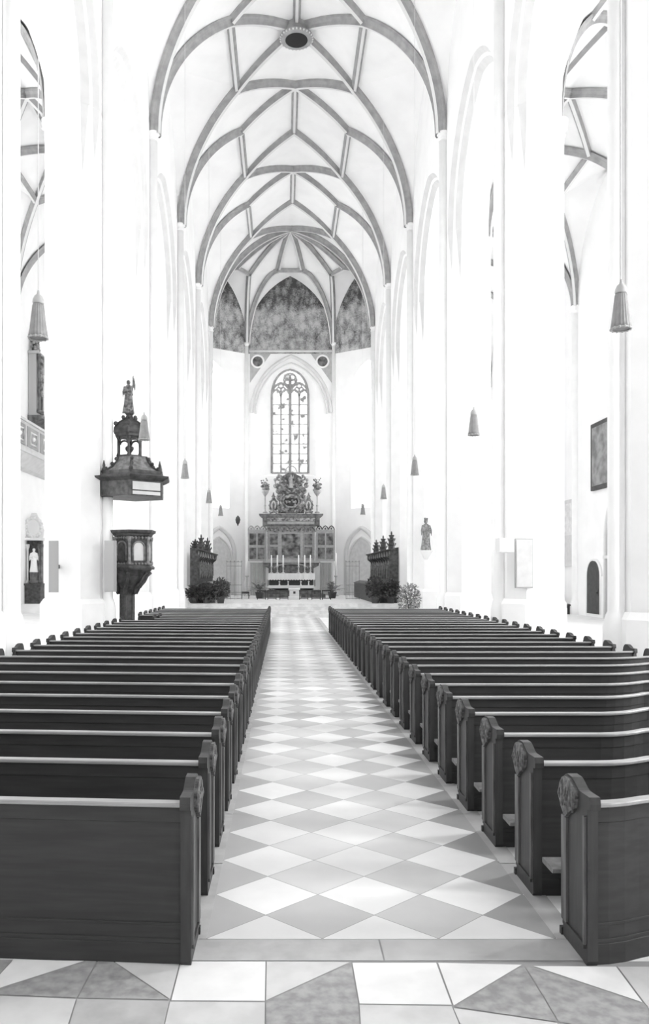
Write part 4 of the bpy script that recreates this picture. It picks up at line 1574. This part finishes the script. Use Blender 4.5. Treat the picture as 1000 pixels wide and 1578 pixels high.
b = MB()
for i, (x0, x1, y0) in enumerate(((398, 500, 915), (404, 494, 910))):
    a, c = Q(x0, 0), Q(x1, y0)
    b.box(a.x, c.x, YA - 1.3 + .35 * i, YA + 2.8, ZC if i == 0 else Q(0, 915).z, c.z)
tag(b.build('altar_step', 'retdark'), 'dark two-tier step carrying the altar table', 'step')
root = thing('altar_table', 'altar table with dark front and white colonnettes', 'altar', Q(AC, 910))
b = MB(); qbox(b, 415.5, 482, 886, 910, 0, 1.1); b.build('table_body', 'black', root)
b = MB(); qbox(b, 413.5, 484, 902, 906.5, -.30, 1.2); b.build('base_slab', 'white', root)
b = MB(); qbox(b, 413, 485, 884.2, 886.2, -.12, 1.2); b.build('table_top', 'stone_floor', root)
for x in (430.5, 444, 463.5, 475.5):
    b = MB(); c = Q(x, 902)
    b.lathe([(.06, 0), (.06, .04), (.035, .08), (.035, .20), (.06, .24), (.06, .28)], (c.x, YA - .06, c.z), 8)
    b.build('colonnette', 'white', root)
b = MB(); b.mi('white')
a, c = Q(413, 884), Q(485, 884)
zt = a.z + .012
n = 36
b.box(a.x - .02, c.x + .02, YA - .16, YA + 1.22, zt, zt + .015)
fr = [(a.x - .02 + (c.x - a.x + .04) * i / n, YA - .165 - .012 * math.sin(i * 1.9)) for i in range(n + 1)]
lo = [zt - .40 - (.05 if i % 2 else 0) for i in range(n + 1)]
b.loft([(x, y, zt + .012) for x, y in fr], [(x, y, z) for (x, y), z in zip(fr, lo)], 1)
b.loft([(x, y + .012, zt + .012) for x, y in fr], [(x, y + .012, z) for (x, y), z in zip(fr, lo)], 1)
for x in (a.x - .02, c.x + .02):
    b.loft([(x, YA - .16, zt + .012), (x, YA + 1.2, zt + .012)], [(x, YA - .16, zt - .85), (x, YA + 1.2, zt - .85)], 1)
    b.loft([(x + .01, YA - .16, zt + .012), (x + .01, YA + 1.2, zt + .012)], [(x + .01, YA - .16, zt - .85), (x + .01, YA + 1.2, zt - .85)], 1)
tag(b.build('altar_cloth', None), 'white lace-edged cloth draped over the altar table', 'cloth')
CW = ['leftmost tall white candle on the altar table', 'second tall white candle from the left on the altar table', 'third tall white candle from the left on the altar table',
      'third tall white candle from the right on the altar table', 'second tall white candle from the right on the altar table', 'rightmost tall white candle on the altar table']
for i, x in enumerate((418, 427.3, 436.3, 460.3, 469.8, 478.8)):
    c = Q(x, 884)
    root = thing('altar_candle', CW[i], 'candle', (c.x, YA + .5, zt + .015), 'candles on the altar table')
    b = MB(); b.lathe([(.12, 0), (.12, .03), (.05, .07), (.035, .14), (.06, .18), (.035, .22), (.035, .38), (.08, .42), (.08, .45)], root.location, 10)
    b.build('candlestick', 'lampcap', root)
    b = MB(); b.lathe([(.048, .44), (.045, 1.20), (.02, 1.22)], root.location, 10)
    b.build('candle', 'wax', root)

# stone pedestal in front of the altar
YPd = 48.6
c = W(453.5, 0, YPd)
root = thing('stone_pedestal', 'pale square stone pedestal in front of the altar', 'pedestal', (c.x, YPd, ZC))
b = MB()
w_ = .30
b.box(c.x - w_ - .06, c.x + w_ + .06, YPd - .36, YPd + .36, ZC, ZC + .16, ch=.02)
b.box(c.x - w_, c.x + w_, YPd - .30, YPd + .30, ZC + .16, 1.22)
b.box(c.x - w_ - .05, c.x + w_ + .05, YPd - .35, YPd + .35, 1.22, 1.34, ch=.03)
b.build('pedestal_body', 'stone_floor', root)
b = MB(); b.box(c.x - .07, c.x + .07, YPd - .315, YPd - .29, 1.02, 1.16); b.build('emblem', 'iron', root)

# stools
ST = ['leftmost small stool in the row before the altar', 'second small stool from the left before the altar', 'small stool just left of the stone pedestal', 'small stool just right of the stone pedestal',
      'second small stool from the right before the altar', 'rightmost small stool in the row before the altar']
proto = None
for i, px in enumerate((403, 419, 437.5, 468, 487, 503)):
    Ys = 47.6
    loc = Vector(((px - CX) / F * Ys, Ys, ZC))
    if proto is None:
        proto = thing('stool', ST[0], 'stool', loc, 'stools before the altar')
        b = MB(); b.box(loc.x - .28, loc.x + .28, loc.y - .2, loc.y + .2, ZC + .50, ZC + .58, ch=.02); b.build('seat', 'black', proto)
        for sx in (-1, 1):
            for sy in (-1, 1):
                b = MB(); b.box(loc.x + sx * .25 - .02, loc.x + sx * .25 + .02, loc.y + sy * .17 - .02, loc.y + sy * .17 + .02, ZC, ZC + .5); b.build('leg', 'iron', proto)
        b = MB()
        for sy in (-1, 1):
            b.box(loc.x - .25, loc.x + .25, loc.y + sy * .17 - .012, loc.y + sy * .17 + .012, ZC + .06, ZC + .09)
        b.build('stretcher', 'iron', proto)
    else:
        r = copy_tree(proto); r.location = loc; r['label'] = ST[i]

# ------------------------------------------------------------------ plants


def bush(loc, H, Rr, label, leaf='leaf', nleaf=520, seed=1, pot=.22, group='potted shrubs on the choir steps'):
    rn = random.Random(seed)
    root = thing('potted_shrub', label, 'plant', loc, group)
    x, y, z = loc
    b = MB(); b.lathe([(pot * .75, 0), (pot, .32), (pot * 1.08, .33), (pot * 1.08, .38), (pot * .9, .38)], loc, 14); b.build('pot', 'pot', root)
    s = MB()
    for i in range(5):
        a = 2 * PI * i / 5
        s.tube([(x, y, z + .35), (x + Rr * .3 * math.cos(a), y + Rr * .3 * math.sin(a), z + H * .6), (x + Rr * .6 * math.cos(a), y + Rr * .6 * math.sin(a), z + H * .85)], [.025, .018, .008], 5)
    s.build('stem', 'pot', root)
    f = MB()
    for i in range(nleaf):
        while True:
            p = Vector((rn.uniform(-1, 1), rn.uniform(-1, 1), rn.uniform(-1, 1)))
            if p.length < 1:
                break
        c = Vector((x + p.x * Rr, y + p.y * Rr, z + H * .58 + p.z * H * .42))
        dv = Vector((p.x + rn.uniform(-.6, .6), p.y + rn.uniform(-.6, .6), p.z * .6 + rn.uniform(-.5, .5))).normalized()
        sd = dv.cross(Vector((rn.uniform(-1, 1), rn.uniform(-1, 1), 1))).normalized()
        up = sd.cross(dv)
        L_, w2 = rn.uniform(.12, .2), rn.uniform(.04, .06)
        f.mesh([c, c + dv * L_ * .5 + sd * w2 + up * .02, c + dv * L_, c + dv * L_ * .5 - sd * w2 + up * .02, c + dv * L_ * .5], [(0, 1, 4), (1, 2, 4), (0, 4, 3), (4, 2, 3)])
    f.build('foliage', leaf, root)


for i, (px, H, Rr, lb) in enumerate(((299, .95, .42, 'bushy dark potted shrub outermost before the left choir stalls'),
                                     (318, 1.05, .42, 'bushy dark potted shrub in the middle of the left group before the stalls'),
                                     (340, 1.30, .42, 'taller dark potted shrub innermost before the left choir stalls'))):
    bush(((px - CX) / F * 41.48, 41.48, ZC), H, Rr, lb, 'leaf', 560, 20 + i)
for i, (px, H, Rr, lb) in enumerate(((578, 1.40, .43, 'tall dark potted shrub innermost before the right choir stalls'),
                                     (602, 1.25, .45, 'bushy dark potted shrub outermost before the right choir stalls'))):
    bush(((px - CX) / F * 41.48, 41.48, ZC), H, Rr, lb, 'leaf', 600, 40 + i)
bush(((631 - CX) / F * 37.6, 37.6, 0.0), 1.75, .50, 'pale leaved potted shrub by the right pier base', 'leaf2', 600, 60, .26, None)


def palm(loc, H, label, seed, pot=True):
    rn = random.Random(seed)
    root = thing('potted_palm', label, 'plant', loc, 'potted palms beside the altar')
    x, y, z = loc
    b = MB(); b.lathe([(.20, 0), (.27, .32), (.29, .34), (.29, .40), (.24, .40)], loc, 14); b.build('pot', 'pot', root)
    f = MB()
    for i in range(20):
        a = 2 * PI * i / 20 + rn.uniform(-.2, .2)
        L_ = H * rn.uniform(.7, 1.0)
        el = rn.uniform(.5, 1.35)
        pts = []
        for j in range(8):
            t = j / 7
            rr = L_ * t * math.cos(el) * 1.0
            pts.append(Vector((x + rr * math.cos(a), y + rr * math.sin(a), z + .4 + L_ * t * math.sin(el) - .35 * L_ * t * t)))
        f.tube(pts, [.016 - .0016 * j for j in range(8)], 4)
        for j in range(2, 8):
            tn = (pts[j] - pts[j - 1]).normalized()
            sd = tn.cross(Vector((0, 0, 1))).normalized()
            for sg in (-1, 1):
                tip = pts[j] + sd * sg * .20 + tn * .16 - Vector((0, 0, .04))
                f.mesh([pts[j] - tn * .02, pts[j] + sd * sg * .1 + tn * .05, tip, pts[j] + tn * .05], [(0, 1, 3), (1, 2, 3)])
    f.build('fronds', 'palm', root)


palm(Vector(((400 - CX) / F * 50.2, 50.2, ZC)), 1.15, 'spreading potted palm left of the altar table', 5)
palm(Vector(((512 - CX) / F * 50.2, 50.2, ZC)), 1.15, 'spreading potted palm right of the altar table', 9)
# planter bench on the left of the altar
Yb = 49.5
for i, (px0, px1, lb) in enumerate(((372, 384, 'low dark bench left of the potted palm'),)):
    x0, x1 = (px0 - CX) / F * Yb, (px1 - CX) / F * Yb
    root = thing('bench', lb, 'bench', ((x0 + x1) / 2, Yb, ZC))
    b = MB(); b.box(x0, x1, Yb - .2, Yb + .2, ZC + .32, ZC + .44, ch=.02); b.build('seat', 'black', root)
    for xx in (x0 + .03, x1 - .03):
        for sy in (-1, 1):
            b = MB(); b.box(xx - .02, xx + .02, Yb + sy * .16 - .02, Yb + sy * .16 + .02, ZC, ZC + .33); b.build('leg', 'iron', root)

# tall standing candles at the wing ends
for i, (px, lb) in enumerate(((380.5, 'tall pale candle stand beside the left altarpiece wing'), (517.5, 'tall pale candle stand beside the right altarpiece wing'))):
    Yc_ = 55.2
    c = Vector(((px - CX) / F * Yc_, Yc_, ZC))
    root = thing('candle_stand', lb, 'candle stand', c, 'tall candle stands')
    b = MB(); b.lathe([(.22, 0), (.2, .06), (.06, .14), (.05, 1.3), (.12, 1.38), (.12, 1.42)], c, 10); b.build('stand', 'lampcap', root)
    b = MB(); b.lathe([(.07, 1.4), (.065, 2.95), (.03, 3.0)], c, 10); b.build('candle', 'wax', root)

# iron screens beside the choir
for i, (x0, x1, lb) in enumerate(((-3.45, -2.55, 'thin iron screen between the left stalls and the altar'), (3.75, 4.55, 'thin iron screen between the right stalls and the altar'))):
    Yg = 48.0
    root = thing('iron_screen', lb, 'screen', ((x0 + x1) / 2, Yg, ZC), 'iron screens of the choir')
    zt_ = 2.95
    b = MB()
    for z in (ZC + .05, ZC + .42, 1.55, zt_ - .25, zt_):
        b.tube([(x0, Yg, z), (x1, Yg, z)], .012, 5)
    b.build('crossbars', 'wire', root)
    for k in range(5):
        x = x0 + (x1 - x0) * k / 4
        b = MB(); b.tube([(x, Yg, ZC), (x, Yg, zt_)], .014 if k in (0, 4) else .007, 5); b.ball((x, Yg, zt_ + .04), .03, n=6); b.build('bar', 'wire', root)

# wall lamp left of the altarpiece
c = W(366.5, 803, 56.2)
root = thing('wall_lamp', 'small dark wall lamp on the apse wall left of the altarpiece', 'lamp', c)
b = MB(); b.tube([c + Vector((0, .9, -.05)), c + Vector((0, .4, .15)), c], .03, 6); b.build('arm', 'iron', root)
b = MB(); b.lathe([(.02, .4), (.14, .25), (.18, .1), (.14, -.1), (.05, -.25), (.02, -.35)], c, 10); b.build('lamp_body', 'iron', root)

# ------------------------------------------------------------------ loudspeakers and box on the piers


def speaker(px0, px1, py0, py1, Y, label, m='speaker', ang=0.0, depth=.14):
    a, c = W(px0, py1, Y), W(px1, py0, Y)
    root = thing('loudspeaker', label, 'loudspeaker', ((a.x + c.x) / 2, Y, a.z), 'column loudspeakers')
    cx, w = (a.x + c.x) / 2, (c.x - a.x) / 2
    cs, sn = math.cos(ang), math.sin(ang)

    def rot(p):
        x, y = p.x - cx, p.y - Y
        return (cx + x * cs - y * sn, Y + x * sn + y * cs, p.z)
    b = MB(); b.box(cx - w, cx + w, Y - .01, Y + depth, a.z, c.z, ch=.01); b.warp(rot); b.build('case', 'lampcap', root)
    b = MB(); b.box(cx - w + .015, cx + w - .015, Y - .022, Y - .008, a.z + .03, c.z - .03); b.warp(rot); b.build('grille', m, root)
    if px0 < 100:
        b = MB(); b.box(cx - .03, cx + .03, Y + depth - .02, 23.1, (a.z + c.z) / 2 - .05, (a.z + c.z) / 2 + .05); b.build('bracket', 'iron', root)


YS = 22.0
speaker(75.5, 90, 833, 913, 21.9, 'tall grey column loudspeaker at the outer edge of the left pier', 'speaker', .35)
speaker(160.5, 177, 833, 912, 22.6, 'tall grey column loudspeaker on the left pier beside the pulpit', 'speaker', -.25)
speaker(795, 821, 830, 906, 21.88 * S - .75 * S - .14, 'flat pale column loudspeaker on the right pier', 'lightwood', 0)
a, c = W(770, 851, 21.9), W(792, 829, 21.9)
root = thing('notice_box', 'white box fixed to the right pier beside its loudspeaker', 'box', ((a.x + c.x) / 2, 21.9, a.z))
b = MB(); b.box(a.x, c.x, 21.9, 22.35, a.z, c.z, ch=.012); b.build('box_body', 'white', root)
b = MB(); b.box(a.x + .03, c.x - .03, 21.888, 21.902, a.z + .03, c.z - .03); b.build('front_panel', 'white', root)

# ------------------------------------------------------------------ right aisle wall: painting, door, portal
XW = AW_R * S


def yw(px):
    return XW * F / (px - CX)


def zw(py, px):
    return EYE + (CY - py) * yw(px) / F


y0, y1 = yw(914.5), yw(914.5) - 3.3
z0, z1 = zw(757, 915), zw(655, 915)
root = thing('wall_painting', 'large dark framed painting high on the right aisle wall', 'painting', (XW, (y0 + y1) / 2, z0))
b = MB(); b.box(XW - .14, XW - .02, y1, y0, z0, z1, ch=.03)
b.build('picture_frame', 'door', root)
b = MB(); b.box(XW - .155, XW - .13, y1 + .2, y0 - .2, z0 + .2, z1 - .2); b.build('canvas', 'canvas', root)
# small arched door
y0, y1 = yw(907.5), yw(926.5)
yc, hw = (y0 + y1) / 2, (y0 - y1) / 2
root = thing('door_1', 'small dark round-arched door with white surround in the right aisle wall', 'door', (XW, yc, .2), kind='structure')
zt = zw(863, 917)
arc = [(yc - hw, .35), (yc - hw, zt - hw)] + [(yc + hw * math.cos(PI - PI * j / 12), zt - hw + hw * math.sin(PI * j / 12)) for j in range(1, 12)] + [(yc + hw, zt - hw), (yc + hw, .35)]
b = MB(); b.prism(arc, 'x', XW - .10, XW - .03); b.build('door_leaf', 'door', root)
b = MB()
b.box(XW - .07, XW - .01, yc - hw - .35, yc + hw + .2, .2, .36)
b.box(XW - .06, XW - .01, yc - hw - .7, yc - hw - .02, .36, 2.1)
b.tube([(XW - .05, y - (.07 if y < yc else -.07), z) for y, z in arc], .07, 6)
b.build('door_surround', 'white', root)
b = MB(); b.ball((XW - .14, yc - hw * .8, 1.35), .06, n=8); b.box(XW - .12, XW - .09, yc - hw * .8 - .04, yc - hw * .8 + .04, 1.2, 1.5); b.build('door_handle', 'iron', root)
# larger portal
y0 = yw(935.5); y1 = y0 - 2.6; yc, hw = (y0 + y1) / 2, 1.3
root = thing('door_2', 'tall pointed portal with panelled door near the right photo edge', 'door', (XW, yc, .2), kind='structure')
arc = [(yc - hw, .2)] + [(yc + u, 3.6 + z) for u, z in pointed(hw, 2.6, 8)] + [(yc + hw, .2)]
b = MB(); b.prism(arc, 'x', XW - .06, XW - .02); b.build('door_leaf', 'lampcap', root)
b = MB(); b.tube([(XW - .08, y, z) for y, z in arc], .09, 6); b.box(XW - .16, XW - .03, yc - hw - .1, yc + hw + .1, 2.9, 3.05); b.box(XW - .12, XW - .03, yc - hw, yc + hw, .2, .42); b.build('door_surround', 'arch', root)
b = MB()
for q in range(5):
    yq = yc - hw + .15 + q * .5
    b.box(XW - .09, XW - .05, yq, yq + .06, .42, 2.9)
b.build('door_panels', 'speaker', root)
# pale hanging and low bench between the pier and the wall shaft
y0 = yw(878)
root = thing('wall_relief', 'pale picture panel on the right aisle wall beyond the round shaft', 'picture', (XW, y0, 2.2))
b = MB(); b.box(XW - .1, XW - .02, y0 - .8, y0 + 1.3, 2.6, 6.0); b.build('panel', 'lightwood', root)
b = MB(); b.box(XW - .115, XW - .09, y0 - .6, y0 + 1.1, 4.2, 5.8); b.build('picture_field', 'step', root)
root = thing('bench', 'low dark bench against the right aisle wall beyond the round shaft', 'bench', (XW - .35, y0, .2))
b = MB(); b.box(XW - .6, XW - .1, y0 - 1.0, y0 + 1.2, .62, .70, ch=.02); b.build('seat', 'door', root)
for yy in (y0 - .8, y0 + 1.0):
    b = MB(); b.box(XW - .55, XW - .15, yy - .04, yy + .04, .2, .62); b.build('leg', 'door', root)

# ------------------------------------------------------------------ left aisle: gallery, organ case, side altar
XL = AW_L * S


def yl(px):
    return XL * F / (px - CX)


y0, y1 = yl(-12), yl(86)
zt, zb = 9.62, 8.25
root = thing('gallery', 'pale ornamented gallery parapet on the left aisle wall', 'gallery', (XL, (y0 + y1) / 2, zb))
b = MB()
b.box(XL + .02, XL + .9, y0, y1, zb, zt)
b.box(XL + .02, XL + 1.0, y0 - .05, y1 + .05, zt, zt + .12); b.box(XL + .02, XL + .98, y0, y1, zb - .1, zb + .08)
b.prism([(XL + .02, zb - .75), (XL + .3, zb - .65), (XL + .85, zb - .1), (XL + .02, zb - .1)], 'y', y0, y1)
b.build('parapet', 'galstone', root)
n = 5
for i in range(n):
    ya, yb = y0 + (y1 - y0) * i / n + .15, y0 + (y1 - y0) * (i + 1) / n - .15
    b = MB(); b.box(XL + .88, XL + .93, ya, yb, zb + .22, zt - .15)
    po = b.build('panel', 'galpanel', root)
    q = MB()
    cy_, cz_ = (ya + yb) / 2, (zb + zt) / 2
    q.tube([(XL + .95, cy_ + .38 * (yb - ya) * math.cos(PI / 4 + PI / 2 * k), cz_ + .42 * (zt - zb - .4) * math.sin(PI / 4 + PI / 2 * k)) for k in range(4)], .05, 6, closed=True)
    q.ball((XL + .94, cy_, cz_), .12, n=8)
    q.build('panel_ornament', 'white', po)
zo0, zo1 = 10.58, 13.83
root = thing('organ_case', 'small pale organ case with carved opening above the gallery', 'organ', (XL + .4, yl(58), zo0))
ya, yb = yl(43), yl(92)
b = MB()
b.box(XL + .02, XL + .44, ya, yb, zo0, zo1)
b.box(XL + .02, XL + .56, ya - .08, yb + .08, zo1, zo1 + .15); b.box(XL + .02, XL + .52, ya - .04, yb + .04, zo0, zo0 + .12)
b.build('case', 'speaker', root)
b = MB(); b.prism([(XL + .02, zo0 - .75), (XL + .25, zo0 - .5), (XL + .75, zo0 - .15), (XL + .75, zo0), (XL + .02, zo0)], 'y', ya - .1, yb + .1); b.build('console', 'retdark', root)
for k in range(7):
    yy = ya + .9 + (yb - ya - 1.2) * k / 6
    b = MB(); b.lathe([(.02, zo0 + .12), (.10, zo0 + .4), (.10, zo0 + 1.9 + .4 * abs(k - 3) / 3)], (XL + .56, yy, 0), 8); b.build('pipe', 'white', root)
b = MB()
for yy in (ya + .12, ya + .62, yb - .2):
    b.lathe([(.10, zo0 + .12), (.10, zo0 + .3), (.06, zo0 + .4), (.06, zo1 - .4), (.11, zo1 - .25), (.11, zo1)], (XL + .55, yy, 0), 8)
b.build('column', 'retdark', root)
b = MB()
for k in range(30):
    b.ball((XL + .25 + .12 * (k % 2), ya + .1 + .55 * random.random(), zo1 + .2 + random.random() * 1.0), .12, n=6)
b.box(XL + .1, XL + .2, ya + .05, ya + .7, zo1 + .1, zo1 + 1.2)
for k in range(14):
    b.ball((XL + .6, ya + .35 + .1 * math.sin(k), zo1 - .3 - .14 * k), .11, n=6)
b.build('carved_cresting', 'gild', root)

# side altar in the left aisle
YSa = 41.6
pxc = 57


def SA(px, py, k=0.0):
    return Vector(((px - CX) / F * YSa, YSa - k, EYE + (CY - py) / F * YSa))


root = thing('side_altar', 'tall dark carved side altar in the left aisle', 'altar', (SA(57, 0).x, YSa, .2))
ZA = SA(0, 930).z


def sbox(mb, x0, x1, y0_, y1_, k0, k1, m=0):
    a, c = SA(x0, y1_), SA(x1, y0_)
    mb.box(a.x, c.x, YSa - k1, YSa - k0, a.z, c.z, m)


b = MB(); a, c = SA(30, 930), SA(78, 930); b.box(a.x, c.x, YSa - .9, YSa + .7, .2, ZA); b.build('altar_step', 'stone_floor', root)
b = MB(); sbox(b, 40, 66, 902, 930, -.3, .4); sbox(b, 38, 68, 899, 902, -.3, .5); b.build('altar_block', 'darkwood', root)
b = MB(); sbox(b, 42, 64, 832, 900, -.3, .0); b.build('niche_back', 'darkwood', root)
for x in (40, 44.5, 62.5, 66):
    b = MB(); p = SA(x, 899); b.lathe([(.09, 0), (.09, .1), (.06, .18), (.055, 1.75), (.10, 1.9), (.11, 2.05)], (p.x, YSa - .2, p.z), 10); b.build('column', 'lightwood' if x < 45 else 'retdark', root)
b = MB(); sbox(b, 38, 67, 829, 833, -.3, .35); b.build('entablature', 'arch', root)
b = MB()
c = SA(53, 829)
b.prism([(c.x - .42, c.z), (c.x - .5, c.z + .5), (c.x - .25, c.z + .9), (c.x - .1, c.z + 1.3), (c.x + .1, c.z + 1.3), (c.x + .25, c.z + .9), (c.x + .5, c.z + .4), (c.x + .42, c.z)], 'y', YSa - .15, YSa + .1)
for k in range(18):
    a_ = 2 * PI * k / 18
    b.ball((c.x + .42 * math.cos(a_), YSa - .15, c.z + .55 + .5 * math.sin(a_)), .11, n=6)
b.build('gable', 'arch', root)
p = SA(54.5, 882, .25)
root2 = thing('statue', 'small white robed figure in the niche of the left side altar', 'statue', p)
b = MB(); figure(b, p, 1.25, False, 'fold', .2)
remeshed(b, 'figure', 'white', root2, .024)
b = MB(); b.lathe([(.26, -.58), (.26, -.45), (.2, -.4), (.22, 0)], p, 10); b.build('pedestal', 'retdark', root2)
# handrail by the altar steps
a = Vector((XL + 1.9, 38.6, .2)); 
root = thing('handrail', 'short dark handrail at the step of the left side altar', 'handrail', ((72 - CX) / F * 38.5, 38.5, .2))
c = root.location.copy()
b = MB(); b.tube([(c.x, c.y, .2), (c.x, c.y, 1.05)], .025, 6); b.build('post', 'iron', root)
b = MB(); b.tube([(c.x, c.y, 1.05), (c.x - .25, c.y + .1, .80), (c.x - .35, c.y + .1, .72)], .025, 6); b.build('rail', 'iron', root)

# ------------------------------------------------------------------ light, world, camera
w = bpy.data.worlds.new('overcast_sky')
w.use_nodes = True
w.node_tree.nodes['Background'].inputs['Color'].default_value = (1, 1, 1, 1)
w.node_tree.nodes['Background'].inputs['Strength'].default_value = 0.30
scene.world = w

cam = bpy.data.cameras.new('camera')
co = bpy.data.objects.new('camera', cam)
COL.objects.link(co)
co.location = (0, 0, EYE)
co.rotation_euler = (PI / 2, 0, 0)
cam.sensor_fit = 'HORIZONTAL'
cam.sensor_width = 36.0
cam.lens = F / 1000 * 36.0
cam.shift_x = (500 - CX) / 1000
cam.shift_y = (CY - 789) / 1000
cam.clip_end = 300
scene.camera = co

vs = scene.view_settings
vs.view_transform = 'Standard'
vs.look = 'None'
vs.gamma = 1.0
vs.exposure = 0.34
vs.use_curve_mapping = False
cy = scene.cycles
cy.max_bounces = 14
cy.diffuse_bounces = 12
cy.glossy_bounces = 3
cy.use_denoising = True
cy.sample_clamp_indirect = 8.0
cy.use_light_tree = True
